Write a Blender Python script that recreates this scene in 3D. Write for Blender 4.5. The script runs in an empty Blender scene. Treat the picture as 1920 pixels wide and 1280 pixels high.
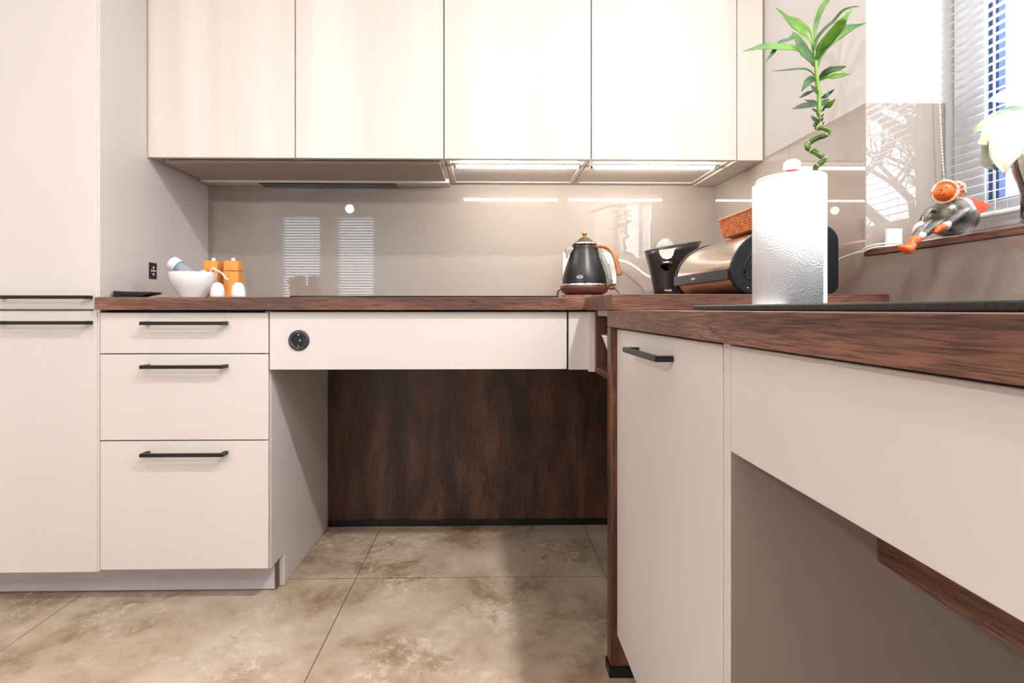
import bpy, bmesh, math, random
from mathutils import Vector, Matrix
from math import pi, sin, cos, radians
random.seed(7)
S = bpy.context.scene
COL = S.collection

# ------------------------------------------------------------------ camera
TH = radians(1.04); F = 981.0; EYE = 0.867
cam = bpy.data.cameras.new('camera'); cam.sensor_width = 36; cam.lens = 36*F/1920
cam.shift_x = 27/1920; cam.shift_y = -60/1920; cam.clip_start = .02
co = bpy.data.objects.new('camera', cam); COL.objects.link(co)
co.location = (0, 0, EYE); co.rotation_euler = (pi/2, 0, -TH)
S.camera = co
S.view_settings.view_transform = 'Standard'; S.view_settings.look = 'None'
S.view_settings.gamma = 1; S.view_settings.use_curve_mapping = False
S.view_settings.exposure = 0.0
# ------------------------------------------------------------------ daylight
wd = bpy.data.worlds.new('sky'); S.world = wd; wd.use_nodes = True
wd.node_tree.nodes['Background'].inputs[0].default_value = (.80, .89, 1.0, 1)
wd.node_tree.nodes['Background'].inputs[1].default_value = 6.5
# ------------------------------------------------------------------ lamps: positions of the ceiling downlights
CEIL = 2.55
DOWN = [(.72, .20, 41), (-.35, .20, 4), (-1.35, .20, 1.5), (.72, -.76, 12), (-.35, -.76, 3), (-1.35, -.76, 2), (-2.5, -.3, 3)]
LAMPCOL = (1.0, .95, .92)
FLASH_POS = (-1.20, -.30, 1.74)

def at(px, py, Y):
    "point of the place at distance Y from the camera plane that lies on this line of sight"
    u = (px-933)/F; t = Y/(cos(TH)-u*sin(TH))
    return Vector((t*(sin(TH)+u*cos(TH)), Y, EYE+t*(580-py)/F))

# ------------------------------------------------------------------ materials
def lin(c):
    r = []
    for v in c:
        v /= 255
        r.append(v/12.92 if v <= .04045 else ((v+.055)/1.055)**2.4)
    return tuple(r)+(1,)
def mat(name, rgb, rough=.5, metal=0, coat=0, spec=.5, trans=0, ior=1.5, alpha=1, emit=0, ecol=None):
    m = bpy.data.materials.new(name); m.use_nodes = True
    b = m.node_tree.nodes['Principled BSDF']
    b.inputs['Base Color'].default_value = lin(rgb); b.inputs['Roughness'].default_value = rough
    b.inputs['Metallic'].default_value = metal; b.inputs['Coat Weight'].default_value = coat
    b.inputs['Coat Roughness'].default_value = .03
    b.inputs['Specular IOR Level'].default_value = spec; b.inputs['Transmission Weight'].default_value = trans
    b.inputs['IOR'].default_value = ior; b.inputs['Alpha'].default_value = alpha
    if emit:
        b.inputs['Emission Color'].default_value = (ecol or (1, 1, 1))+(1,)
        b.inputs['Emission Strength'].default_value = emit
    return m
def nt(m): return m.node_tree, m.node_tree.nodes, m.node_tree.links, m.node_tree.nodes['Principled BSDF']
def vary(m, c1, c2, scale=(4, 4, 4), detail=4, bump=0, bscale=80, lo=.35, hi=.65, dist=0):
    t, n, l, b = nt(m)
    tc = n.new('ShaderNodeTexCoord'); mp = n.new('ShaderNodeMapping'); mp.inputs['Scale'].default_value = scale
    no = n.new('ShaderNodeTexNoise'); no.inputs['Scale'].default_value = 1; no.inputs['Detail'].default_value = detail; no.inputs['Distortion'].default_value = dist
    cr = n.new('ShaderNodeValToRGB'); cr.color_ramp.elements[0].position = lo; cr.color_ramp.elements[1].position = hi
    cr.color_ramp.elements[0].color = lin(c1); cr.color_ramp.elements[1].color = lin(c2)
    l.new(tc.outputs['Object'], mp.inputs[0]); l.new(mp.outputs[0], no.inputs['Vector']); l.new(no.outputs[0], cr.inputs[0]); l.new(cr.outputs[0], b.inputs['Base Color'])
    if bump:
        n2 = n.new('ShaderNodeTexNoise'); n2.inputs['Scale'].default_value = bscale; bp = n.new('ShaderNodeBump'); bp.inputs['Strength'].default_value = bump; bp.inputs['Distance'].default_value = .002
        l.new(tc.outputs['Object'], n2.inputs['Vector']); l.new(n2.outputs[0], bp.inputs['Height']); l.new(bp.outputs[0], b.inputs['Normal'])
    return m
def wood(name, axis, dark, mid, light, rough=.45, crack=True, coarse=22):
    m = mat(name, mid, rough); t, n, l, b = nt(m)
    def mapping(a, c):
        mp = n.new('ShaderNodeMapping'); v = [c, c, c]; v[axis] = a
        mp.inputs['Scale'].default_value = v; l.new(tc.outputs['Object'], mp.inputs[0]); return mp
    tc = n.new('ShaderNodeTexCoord')
    def noise(mp, detail, dist):
        x = n.new('ShaderNodeTexNoise'); x.inputs['Scale'].default_value = 1; x.inputs['Detail'].default_value = detail; x.inputs['Distortion'].default_value = dist
        l.new(mp.outputs[0], x.inputs['Vector']); return x
    a = noise(mapping(2.4, coarse), 7, .7)
    r = n.new('ShaderNodeValToRGB'); e = r.color_ramp.elements
    e[0].position = .3; e[0].color = lin(dark); e[1].position = .72; e[1].color = lin(light)
    k = e.new(.5); k.color = lin(mid)
    l.new(a.outputs[0], r.inputs[0])
    f = noise(mapping(20, 400), 4, .6)
    r2 = n.new('ShaderNodeValToRGB'); r2.color_ramp.elements[0].position = .36; r2.color_ramp.elements[0].color = (.30, .27, .26, 1) if crack else (.8, .78, .75, 1)
    r2.color_ramp.elements[1].position = .56; r2.color_ramp.elements[1].color = (1.18, 1.18, 1.18, 1)
    l.new(f.outputs[0], r2.inputs[0])
    mx = n.new('ShaderNodeMixRGB'); mx.blend_type = 'MULTIPLY'; mx.inputs[0].default_value = .8
    l.new(r.outputs[0], mx.inputs[1]); l.new(r2.outputs[0], mx.inputs[2])
    out = mx
    if crack:
        c = noise(mapping(2.3, 17), 2, 2.6)
        sb = n.new('ShaderNodeMath'); sb.operation = 'SUBTRACT'; sb.inputs[1].default_value = .5; l.new(c.outputs[0], sb.inputs[0])
        ab = n.new('ShaderNodeMath'); ab.operation = 'ABSOLUTE'; l.new(sb.outputs[0], ab.inputs[0])
        g = noise(mapping(3, 3), 2, 0)
        r3 = n.new('ShaderNodeValToRGB'); r3.color_ramp.elements[0].position = 0; r3.color_ramp.elements[0].color = (.25, .22, .2, 1)
        r3.color_ramp.elements[1].position = .016; r3.color_ramp.elements[1].color = (1, 1, 1, 1)
        l.new(ab.outputs[0], r3.inputs[0])
        gr = n.new('ShaderNodeValToRGB'); gr.color_ramp.elements[0].position = .48; gr.color_ramp.elements[1].position = .58
        l.new(g.outputs[0], gr.inputs[0])
        m2 = n.new('ShaderNodeMixRGB'); m2.blend_type = 'MULTIPLY'
        l.new(gr.outputs[0], m2.inputs[0]); l.new(mx.outputs[0], m2.inputs[1]); l.new(r3.outputs[0], m2.inputs[2]); out = m2
    l.new(out.outputs[0], b.inputs['Base Color'])
    bp = n.new('ShaderNodeBump'); bp.inputs['Strength'].default_value = .35; bp.inputs['Distance'].default_value = .0015
    l.new(f.outputs[0], bp.inputs['Height']); l.new(bp.outputs[0], b.inputs['Normal'])
    return m

WALL = vary(mat('wall_paint', (232, 229, 226), .8), (228, 225, 222), (238, 236, 233), (3, 3, 3), 2)
CEILM = vary(mat('ceiling_paint', (240, 240, 238), .9), (238, 237, 235), (244, 243, 241), (2, 2, 2), 2)
LACQ = vary(mat('cashmere_lacquer', (216, 208, 203), .45, coat=.0), (213, 205, 200), (219, 211, 206), (3, 3, .4), 2)
UPLQ = vary(mat('pale_streaked_lacquer', (228, 220, 210), .42, coat=.0), (216, 208, 200), (230, 223, 216), (9, 9, .25), 4)
CARC = mat('cabinet_board', (214, 206, 198), .6)
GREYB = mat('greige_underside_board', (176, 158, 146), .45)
WX = wood('dark_oak_worktop', 0, (80, 52, 42), (114, 76, 61), (146, 103, 85))
WY = wood('dark_oak_edge', 1, (80, 52, 42), (114, 76, 61), (146, 103, 85))
WZ = wood('dark_oak_upright', 2, (56, 32, 22), (96, 58, 42), (136, 86, 64))
WB = wood('dark_oak_back_board', 2, (46, 29, 23), (80, 53, 42), (122, 82, 60), coarse=11)
TAUPE = vary(mat('taupe_back_painted_glass', (160, 149, 140), .25, coat=1.0, spec=.5), (158, 147, 138), (162, 151, 142), (2, 2, 2), 2)
TAUPE.node_tree.nodes['Principled BSDF'].inputs['Coat Roughness'].default_value = .006
TAUPE.node_tree.nodes['Principled BSDF'].inputs['Coat IOR'].default_value = 1.8
TAUPE.node_tree.nodes['Principled BSDF'].inputs['Roughness'].default_value = .6
BLACK = mat('matt_black_metal', (16, 14, 15), .42)
BPLAS = mat('black_plastic', (20, 20, 22), .35)
BGLOSS = mat('black_ceramic_glass', (8, 8, 10), .08)
PLIN = mat('plinth_grey', (196, 192, 192), .5)
DARKGAP = mat('gap_seal_brown', (92, 80, 72), .5)
CHROME = mat('chrome', (225, 222, 218), .12, metal=1)
STEEL = mat('polished_steel', (214, 206, 196), .14, metal=1)
WHITEC = mat('white_glazed_ceramic', (236, 235, 234), .18, coat=.5)
WHITEP = mat('white_plastic', (238, 238, 236), .4)
COPPER = mat('copper', (232, 160, 104), .18, metal=1)

def floor_mat():
    m = mat('travertine_tiles', (170, 152, 130), .42, coat=.0); t, n, l, b = nt(m)
    tc = n.new('ShaderNodeTexCoord')
    def noise(s, d, dist, r=.5):
        x = n.new('ShaderNodeTexNoise'); x.inputs['Scale'].default_value = s; x.inputs['Detail'].default_value = d; x.inputs['Distortion'].default_value = dist; x.inputs['Roughness'].default_value = r
        l.new(tc.outputs['Object'], x.inputs['Vector']); return x
    a = noise(2.6, 12, .25, .70)
    r = n.new('ShaderNodeValToRGB'); e = r.color_ramp.elements
    e[0].position = .36; e[0].color = lin((138, 114, 91)); e[1].position = .66; e[1].color = lin((212, 198, 180)); k = e.new(.48); k.color = lin((181, 162, 140))
    l.new(a.outputs[0], r.inputs[0])
    c = noise(34, 9, .5, .72)     # small pale chips, only in patches
    r2 = n.new('ShaderNodeValToRGB'); r2.color_ramp.elements[0].position = .50; r2.color_ramp.elements[0].color = (0, 0, 0, 1); r2.color_ramp.elements[1].position = .64; r2.color_ramp.elements[1].color = (1, 1, 1, 1)
    l.new(c.outputs[0], r2.inputs[0])
    g = noise(3.1, 3, .5)
    r3 = n.new('ShaderNodeValToRGB'); r3.color_ramp.elements[0].position = .46; r3.color_ramp.elements[0].color = (0, 0, 0, 1); r3.color_ramp.elements[1].position = .62; r3.color_ramp.elements[1].color = (1, 1, 1, 1)
    l.new(g.outputs[0], r3.inputs[0])
    mm = n.new('ShaderNodeMath'); mm.operation = 'MULTIPLY'; l.new(r2.outputs[0], mm.inputs[0]); l.new(r3.outputs[0], mm.inputs[1])
    m1 = n.new('ShaderNodeMixRGB'); l.new(mm.outputs[0], m1.inputs[0]); l.new(r.outputs[0], m1.inputs[1]); m1.inputs[2].default_value = lin((222, 208, 188))
    d = noise(11, 10, .6, .74)     # brown veining
    r4 = n.new('ShaderNodeValToRGB'); r4.color_ramp.elements[0].position = .36; r4.color_ramp.elements[0].color = (1, 1, 1, 1); r4.color_ramp.elements[1].position = .47; r4.color_ramp.elements[1].color = (0, 0, 0, 1)
    l.new(d.outputs[0], r4.inputs[0])
    m3 = n.new('ShaderNodeMath'); m3.operation = 'MULTIPLY'; l.new(r4.outputs[0], m3.inputs[0]); l.new(r3.outputs[0], m3.inputs[1])
    m4 = n.new('ShaderNodeMath'); m4.operation = 'MULTIPLY'; l.new(m3.outputs[0], m4.inputs[0]); m4.inputs[1].default_value = .75
    m2 = n.new('ShaderNodeMixRGB'); l.new(m4.outputs[0], m2.inputs[0]); l.new(m1.outputs[0], m2.inputs[1]); m2.inputs[2].default_value = lin((138, 110, 84))
    mp = n.new('ShaderNodeMapping'); mp.inputs['Location'].default_value = (.427+.81*4, -1.695+.81*8, 0); l.new(tc.outputs['Object'], mp.inputs[0])
    br = n.new('ShaderNodeTexBrick'); br.offset = 0; br.inputs['Scale'].default_value = 1; br.inputs['Brick Width'].default_value = .81; br.inputs['Row Height'].default_value = .81
    br.inputs['Mortar Size'].default_value = .0016; br.inputs['Mortar Smooth'].default_value = .1
    l.new(mp.outputs[0], br.inputs['Vector'])
    m5 = n.new('ShaderNodeMixRGB'); l.new(br.outputs['Fac'], m5.inputs[0]); l.new(m2.outputs[0], m5.inputs[1]); m5.inputs[2].default_value = lin((112, 96, 82))
    l.new(m5.outputs[0], b.inputs['Base Color'])
    bp = n.new('ShaderNodeBump'); bp.inputs['Strength'].default_value = .15; bp.inputs['Distance'].default_value = .002; l.new(c.outputs[0], bp.inputs['Height']); l.new(bp.outputs[0], b.inputs['Normal'])
    return m
FLOOR = floor_mat()

# ------------------------------------------------------------------ mesh helpers
def box(bm, x0, x1, y0, y1, z0, z1):
    if x0 > x1: x0, x1 = x1, x0
    if y0 > y1: y0, y1 = y1, y0
    if z0 > z1: z0, z1 = z1, z0
    v = [bm.verts.new(p) for p in ((x0,y0,z0),(x1,y0,z0),(x1,y1,z0),(x0,y1,z0),(x0,y0,z1),(x1,y0,z1),(x1,y1,z1),(x0,y1,z1))]
    for f in ((3,2,1,0),(4,5,6,7),(0,1,5,4),(1,2,6,5),(2,3,7,6),(3,0,4,7)): bm.faces.new([v[i] for i in f])
def tube(bm, pts, r, n=10, cap=True, sy=1.0):
    pts = [Vector(p) for p in pts]; N = len(pts)
    rr = list(r) if isinstance(r, (list, tuple)) else [r]*N
    up = None; rings = []
    for i, p in enumerate(pts):
        d = (pts[min(i+1, N-1)]-pts[max(i-1, 0)]).normalized()
        if up is None:
            up = Vector((0, 0, 1)) if abs(d.z) < .9 else Vector((0, 1, 0))
        s = d.cross(up)
        if s.length < 1e-6: s = d.orthogonal()
        s.normalize(); up = s.cross(d).normalized()
        rings.append([bm.verts.new(p+s*rr[i]*cos(a)+up*rr[i]*sy*sin(a)) for a in [2*pi*k/n for k in range(n)]])
    for a, b in zip(rings, rings[1:]):
        for k in range(n): bm.faces.new((a[k], a[(k+1) % n], b[(k+1) % n], b[k]))
    if cap: bm.faces.new(rings[0][::-1]); bm.faces.new(rings[-1])
def smoothpts(pts, k=6):
    "Catmull-Rom through the points"
    P = [Vector(p) for p in pts]; P = [P[0]*2-P[1]]+P+[P[-1]*2-P[-2]]; out = []
    for i in range(1, len(P)-2):
        for j in range(k):
            t = j/k; a, b, c, d = P[i-1], P[i], P[i+1], P[i+2]
            out.append(.5*((2*b)+(c-a)*t+(2*a-5*b+4*c-d)*t*t+(3*b-a-3*c+d)*t**3))
    out.append(P[-2]); return out
def lerpr(r, N):
    out = []
    for i in range(N):
        t = i/(N-1)*(len(r)-1); a = int(min(t, len(r)-2)); out.append(r[a]+(r[a+1]-r[a])*(t-a))
    return out
def lathe(bm, prof, c=(0, 0, 0), n=40, sx=1, sy=1):
    rings = []
    for r, z in prof:
        if r < 1e-5: rings.append([bm.verts.new((c[0], c[1], c[2]+z))])
        else: rings.append([bm.verts.new((c[0]+sx*r*cos(2*pi*k/n), c[1]+sy*r*sin(2*pi*k/n), c[2]+z)) for k in range(n)])
    for a, b in zip(rings, rings[1:]):
        for k in range(n):
            k2 = (k+1) % n
            if len(a) == 1 and len(b) == 1: continue
            if len(a) == 1: bm.faces.new((a[0], b[k2], b[k]))
            elif len(b) == 1: bm.faces.new((a[k], a[k2], b[0]))
            else: bm.faces.new((a[k], a[k2], b[k2], b[k]))
def prism(bm, poly, axis, a0, a1):
    "polygon of (p,q) pairs extruded along axis: 0 -> (y,z), 1 -> (x,z), 2 -> (x,y)"
    def P(p, a): return {0: (a, p[0], p[1]), 1: (p[0], a, p[1]), 2: (p[0], p[1], a)}[axis]
    A = [bm.verts.new(P(p, a0)) for p in poly]; B = [bm.verts.new(P(p, a1)) for p in poly]; n = len(poly)
    bm.faces.new(A[::-1]); bm.faces.new(B)
    for i in range(n): bm.faces.new((A[i], A[(i+1) % n], B[(i+1) % n], B[i]))
def ball(bm, c, r, sx=1, sy=1, sz=1, n=20, rot=None):
    m = Matrix.Translation(c) @ (rot or Matrix()) @ Matrix.Diagonal((r*sx, r*sy, r*sz, 1))
    bmesh.ops.create_uvsphere(bm, u_segments=n, v_segments=max(6, n//2+2), radius=1, matrix=m)
def xf(bm, M): bmesh.ops.transform(bm, matrix=M, verts=bm.verts)
WLD = {}
def B(): return bmesh.new()
def mk(name, bm, m, parent=None, smooth=False, bevel=0, solid=0, sub=0, seg=2):
    me = bpy.data.meshes.new(name); bmesh.ops.recalc_face_normals(bm, faces=bm.faces); bm.to_mesh(me); bm.free()
    o = bpy.data.objects.new(name, me); COL.objects.link(o)
    for x in (m if isinstance(m, list) else [m]): me.materials.append(x)
    if smooth:
        for p in me.polygons: p.use_smooth = True
    if solid:
        d = o.modifiers.new('t', 'SOLIDIFY'); d.thickness = solid; d.offset = 0
    if sub:
        d = o.modifiers.new('s', 'SUBSURF'); d.levels = sub; d.render_levels = sub
    if bevel:
        d = o.modifiers.new('b', 'BEVEL'); d.width = bevel; d.segments = seg; d.limit_method = 'ANGLE'; d.angle_limit = radians(40)
    if parent is not None:
        o.parent = parent
        if parent.name in WLD: o.matrix_parent_inverse = Matrix.Translation(-Vector(WLD[parent.name]))
    return o
def boxo(name, b, m, parent=None, bevel=.001):
    bm = B(); box(bm, *b); return mk(name, bm, m, parent, bevel=bevel)
def tag(o, label, cat, group=None):
    o['label'] = label; o['category'] = cat
    if group: o['group'] = group
    return o
def thing(name, label, cat, loc, group=None, local=False, rz=0):
    "Empty at the base of a thing. local=False: its parts are drawn in place coordinates"
    o = bpy.data.objects.new(name, None); COL.objects.link(o); o.location = loc; o.empty_display_size = .05
    o.rotation_euler = (0, 0, rz)
    tag(o, label, cat, group)
    if not local: WLD[o.name] = loc
    return o
def struct(o): o['kind'] = 'structure'; return o
def dup(root, loc, rz=0, label=None):
    r = root.copy(); COL.objects.link(r); r.location = loc; r.rotation_euler = (0, 0, rz)
    if label: r['label'] = label
    for ch in list(root.children):
        c = ch.copy(); COL.objects.link(c); c.parent = r
        for g in list(ch.children):
            d = g.copy(); COL.objects.link(d); d.parent = c
    return r
def text(name, s, size, M, m, parent, ext=.0003, sx=1.0, bold=0):
    cu = bpy.data.curves.new(name, 'FONT'); cu.body = s; cu.size = size; cu.extrude = ext; cu.align_x = 'CENTER'; cu.align_y = 'CENTER'; cu.offset = bold
    t = bpy.data.objects.new(name, cu); COL.objects.link(t)
    bpy.context.view_layer.update()
    me = bpy.data.meshes.new_from_object(t.evaluated_get(bpy.context.evaluated_depsgraph_get()))
    bpy.data.objects.remove(t); me.transform(M @ Matrix.Diagonal((sx, 1, 1, 1))); me.name = name
    me.materials.clear(); me.materials.append(m)
    o = bpy.data.objects.new(name, me); COL.objects.link(o); o.parent = parent
    if parent.name in WLD: o.matrix_parent_inverse = Matrix.Translation(-Vector(WLD[parent.name]))
    return o
def frame(o, x, y):
    "matrix whose X axis is x, Y axis is y, at o"
    x = Vector(x).normalized(); y = Vector(y).normalized(); z = x.cross(y).normalized()
    M = Matrix((x, y, z)).transposed().to_4x4(); M.translation = o; return M

# ================================================================== ROOM
XL, XW, YB = -1.127, .9294, 2.13       # tall cabinet side, glass face of right wall, glass face of back wall
bm = B(); box(bm, -3.6, 1.35, -2.75, 2.30, -.08, 0); struct(mk('floor', bm, FLOOR))
bm = B(); box(bm, -3.6, 1.35, -2.75, 2.30, CEIL, CEIL+.1); struct(mk('ceiling', bm, CEILM))
bm = B(); box(bm, -3.6, 1.35, YB+.006, 2.30, 0, CEIL); struct(mk('wall_back', bm, WALL))
bm = B(); box(bm, -3.7, -3.6, -2.75, 2.30, 0, CEIL); struct(mk('wall_left', bm, WALL))
WX0, WX1 = XW+.006, 1.21               # thick window wall
JY, WN, WZ0, WZ1 = 1.272, -.35, .985, 2.28
bm = B()
box(bm, WX0, WX1, JY+.006, YB+.006, 0, CEIL); box(bm, WX0, WX1, -2.75, WN, 0, CEIL)
box(bm, WX0, WX1, WN, JY+.006, 0, WZ0); box(bm, WX0, WX1, WN, JY+.006, WZ1, CEIL)
struct(mk('wall_right', bm, WALL))
SLATR = mat('translucent_blind_slat', (228, 234, 242), .5)
t_, n_, l_, b_ = nt(SLATR); tl = n_.new('ShaderNodeBsdfTranslucent'); tl.inputs[0].default_value = lin((215, 226, 240)); ms = n_.new('ShaderNodeMixShader'); ms.inputs[0].default_value = .06
l_.new(b_.outputs[0], ms.inputs[1]); l_.new(tl.outputs[0], ms.inputs[2]); l_.new(ms.outputs[0], n_['Material Output'].inputs['Surface'])
RW = [(-2.72, -2.15), (-2.0, -1.45)]   # rear windows, seen only in the glass splashback
bm = B(); RZ0, RZ1 = .25, 2.12
box(bm, -3.6, RW[0][0], -2.75, -2.55, 0, CEIL); box(bm, RW[0][1], RW[1][0], -2.75, -2.55, 0, CEIL); box(bm, RW[1][1], 1.35, -2.75, -2.55, 0, CEIL)
for a, b in RW: box(bm, a, b, -2.75, -2.55, 0, RZ0); box(bm, a, b, -2.75, -2.55, RZ1, CEIL)
struct(mk('wall_rear', bm, WALL))
GLASS = mat('window_glass', (255, 255, 255), .0, trans=1, ior=1.0, spec=.5)
FRM = mat('window_frame_white', (236, 238, 242), .35)
GASK = mat('window_gasket_sky_reflection', (58, 84, 132), .5)  # blue of the reflected sky is put into the gasket colour
SLATM = mat('blind_slat_white', (236, 236, 236), .4)
for i, (a, b) in enumerate(RW):
    w = bpy.data.objects.new('window_%d' % (i+2), None); COL.objects.link(w); w.location = ((a+b)/2, -2.6, RZ0); struct(w); WLD[w.name] = tuple(w.location)
    bm = B()
    for q in ((a, a+.05, RZ0, RZ1), (b-.05, b, RZ0, RZ1), (a+.05, b-.05, RZ0, RZ0+.06), (a+.05, b-.05, RZ1-.06, RZ1)): box(bm, q[0], q[1], -2.68, -2.62, q[2], q[3])
    mk('window_frame', bm, FRM, w)
    r = tag(bpy.data.objects.new('venetian_blind', None), 'white venetian blind mirrored in the splashback, '+('left' if i == 0 else 'right')+' of the mirrored pair', 'blind', 'blinds of the rear windows'); COL.objects.link(r)
    r.location = ((a+b)/2, -2.58, RZ1); WLD[r.name] = tuple(r.location)
    bm = B(); z = RZ1-.05
    while z > RZ0+.05:
        prism(bm, [(-2.606, z-.0105), (-2.605, z-.0115), (-2.585, z+.0105), (-2.586, z+.0115)], 0, a+.02, b-.02); z -= .036
    mk('slats', bm, SLATR, r)
    boxo('head_rail', (a+.02, b-.02, -2.61, -2.575, RZ1-.035, RZ1-.002), SLATM, r); boxo('bottom_rail', (a+.02, b-.02, -2.608, -2.583, RZ0+.02, RZ0+.035), SLATM, r)

# right window
w = bpy.data.objects.new('window_1', None); COL.objects.link(w); w.location = (1.15, .45, 1.012); struct(w); WLD[w.name] = tuple(w.location)
FY0, FY1 = WN, JY
bm = B(); o0, o1 = 1.150, 1.205; T = .052
box(bm, o0, o1, FY1-T, FY1, 1.0, WZ1); box(bm, o0, o1, FY0, FY0+T, 1.0, WZ1)
box(bm, o0, o1, FY0+T, FY1-T, 1.0, 1.065); box(bm, o0, o1, FY0+T, FY1-T, WZ1-.06, WZ1)
mk('window_frame', bm, FRM, w, bevel=.003)
bm = B(); s0, s1 = 1.142, 1.19; a, b, c, d = FY0+.042, FY1-.042, 1.052, WZ1-.045; T = .048
box(bm, s0, s1, b-T, b, c, d); box(bm, s0, s1, a, a+T, c, d); box(bm, s0, s1, a+T, b-T, c, c+T+.012); box(bm, s0, s1, a+T, b-T, d-T, d)
m_ = (a+b)/2-.1; box(bm, s0, s1, m_-.05, m_+.05, c+T+.012, d-T)
mk('window_sash', bm, FRM, w, bevel=.003)
bm = B(); yb = b-T
for y in (yb-.001, yb-.0175): box(bm, 1.150, 1.166, y-.007, y, c+T+.010, d-T)
box(bm, 1.150, 1.166, m_+.052, yb-.0245, c+T+.012, c+T+.017)
mk('gasket', bm, GASK, w)
bm = B(); box(bm, 1.151, 1.165, yb-.0165, yb-.009, c+T+.014, d-T); mk('glazing_bead', bm, FRM, w)
bm = B(); box(bm, 1.156, 1.160, a+T, yb-.026, c+T+.014, d-T); mk('pane', bm, GLASS, w)
bm = B(); box(bm, XW-.004, 1.150, WN, JY, .9985, 1.0125); mk('window_sill', bm, WY, w, bevel=.001)

bl = thing('venetian_blind', 'white slatted venetian blind hanging in the right-hand window behind the striped vase', 'blind', (1.118, .45, WZ1-.04))
bm = B(); z = WZ1-.06
while z > 1.095:
    prism(bm, [(1.1055, z-.0028), (1.1058, z-.0035), (1.118, z+.0012), (1.1302, z+.0032), (1.130, z+.0040), (1.118, z+.0020)], 1, WN+.02, JY-.035); z -= .0202
mk('slats', bm, SLATM, bl)
boxo('bottom_rail', (1.106, 1.130, WN+.02, JY-.035, 1.073, 1.083), SLATM, bl, .003)
boxo('head_rail', (1.098, 1.135, WN+.02, JY-.035, WZ1-.045, WZ1-.005), SLATM, bl, .002)
for y in (1.12, .75, .3, -.1):
    bm = B()
    for x in (1.1045, 1.1315): tube(bm, [(x, y, 1.083), (x, y, WZ1-.045)], .0006, 5)
    mk('ladder_cord', bm, WHITEP, bl)
bm = B()
cpts = smoothpts([(1.09, 1.243, WZ1-.04), (1.09, 1.243, 1.75), (1.088, 1.243, 1.45), (1.091, 1.24, 1.28), (1.098, 1.236, 1.14), (1.103, 1.232, 1.10)], 40)
acc = 0; last = cpts[0]
for p in cpts:
    acc += (p-last).length; last = p
    if acc > .0075: bmesh.ops.create_icosphere(bm, subdivisions=1, radius=.0021, matrix=Matrix.Translation(p)); acc = 0
tube(bm, cpts[::4], .0006, 5)
mk('bead_chain', bm, WHITEP, bl, smooth=True)

# tree outside, mirrored in the glazed window reveal
BARK = mat('bare_bark', (58, 56, 62), .9)
tr = thing('bare_tree', 'leafless tree outside, mirrored in the tall glass strip beside the window', 'tree', (4.6, -3.0, -1.0))
def grow(bm, p, d, L, r, k):
    q = p+d*L*.5+Vector((random.uniform(-1, 1), random.uniform(-1, 1), random.uniform(-.4, .6)))*L*.07; e = p+d*L
    tube(bm, [p, q, e], [r, r*.85, r*.68], 6, cap=False)
    if k == 0: return
    for i in range(3 if k > 1 else 4):
        a = Vector((random.uniform(-1, 1), random.uniform(-1, 1), random.uniform(-.35, .8)))
        grow(bm, q if i == 1 else e, (d*.75+a*.75).normalized(), L*random.uniform(.62, .82), r*.6, k-1)
bm = B(); tube(bm, [(4.6, -3, -1), (4.65, -3.02, .4), (4.6, -2.95, 1.3)], [.13, .11, .09], 10); mk('trunk', bm, BARK, tr, smooth=True)
bm = B(); st = random.getstate(); random.seed(21)
for p, d in (((4.6, -2.95, 1.3), (0, .1, 1)), ((4.62, -2.98, .9), (-.5, .7, .9)), ((4.6, -3, .7), (-.3, -.8, .8)), ((4.6, -3, 1.1), (.6, .2, .8)), ((4.6, -2.95, 1.25), (-.6, -.2, .9))):
    grow(bm, Vector(p), Vector(d).normalized(), .95, .07, 5)
random.setstate(st)
mk('branches', bm, BARK, tr)

# ================================================================== SPLASHBACK GLASS
tag(boxo('glass_splashback', (XL+.001, XW+.005, YB, YB+.005, .904, 1.375), TAUPE, bevel=.0008), 'wide glossy taupe glass splashback on the back wall above the wooden worktop', 'splashback')
tag(boxo('glass_splashback', (XW, XW+.005, JY+.001, YB-.002, .904, 1.3765), TAUPE, bevel=.0008), 'glossy taupe glass panel on the right wall behind the black bread bin', 'splashback')
tag(boxo('glass_splashback', (XW+.001, 1.130, JY, JY+.005, 1.0135, 1.3765), TAUPE, bevel=.0008), 'tall glass strip in the window reveal, mirroring bare branches', 'splashback')
tag(boxo('glass_splashback', (XW, XW+.005, WN, JY, .867, .997), TAUPE, bevel=.0008), 'low taupe glass panel below the window sill, behind the black sink rim', 'splashback')

# ================================================================== HANDLES
def bar_handle(parent, c, L, axis, out=.032, h=.010):
    "flat black bow handle; c = middle of the bar front on the door face; axis 0: along x opening to -y, axis 1: along y opening to -x"
    bm = B(); t = .012
    if axis == 0:
        x, y, z = c; box(bm, x-L/2, x+L/2, y-out, y-out+.009, z-h/2, z+h/2)
        box(bm, x-L/2, x-L/2+t, y-out+.009, y, z-h/2, z+h/2); box(bm, x+L/2-t, x+L/2, y-out+.009, y, z-h/2, z+h/2)
    else:
        x, y, z = c; box(bm, x-out, x-out+.009, y-L/2, y+L/2, z-h/2, z+h/2)
        box(bm, x-out+.009, x, y-L/2, y-L/2+t, z-h/2, z+h/2); box(bm, x-out+.009, x, y+L/2-t, y+L/2, z-h/2, z+h/2)
    return mk('handle', bm, BLACK, parent, bevel=.0008)

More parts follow.
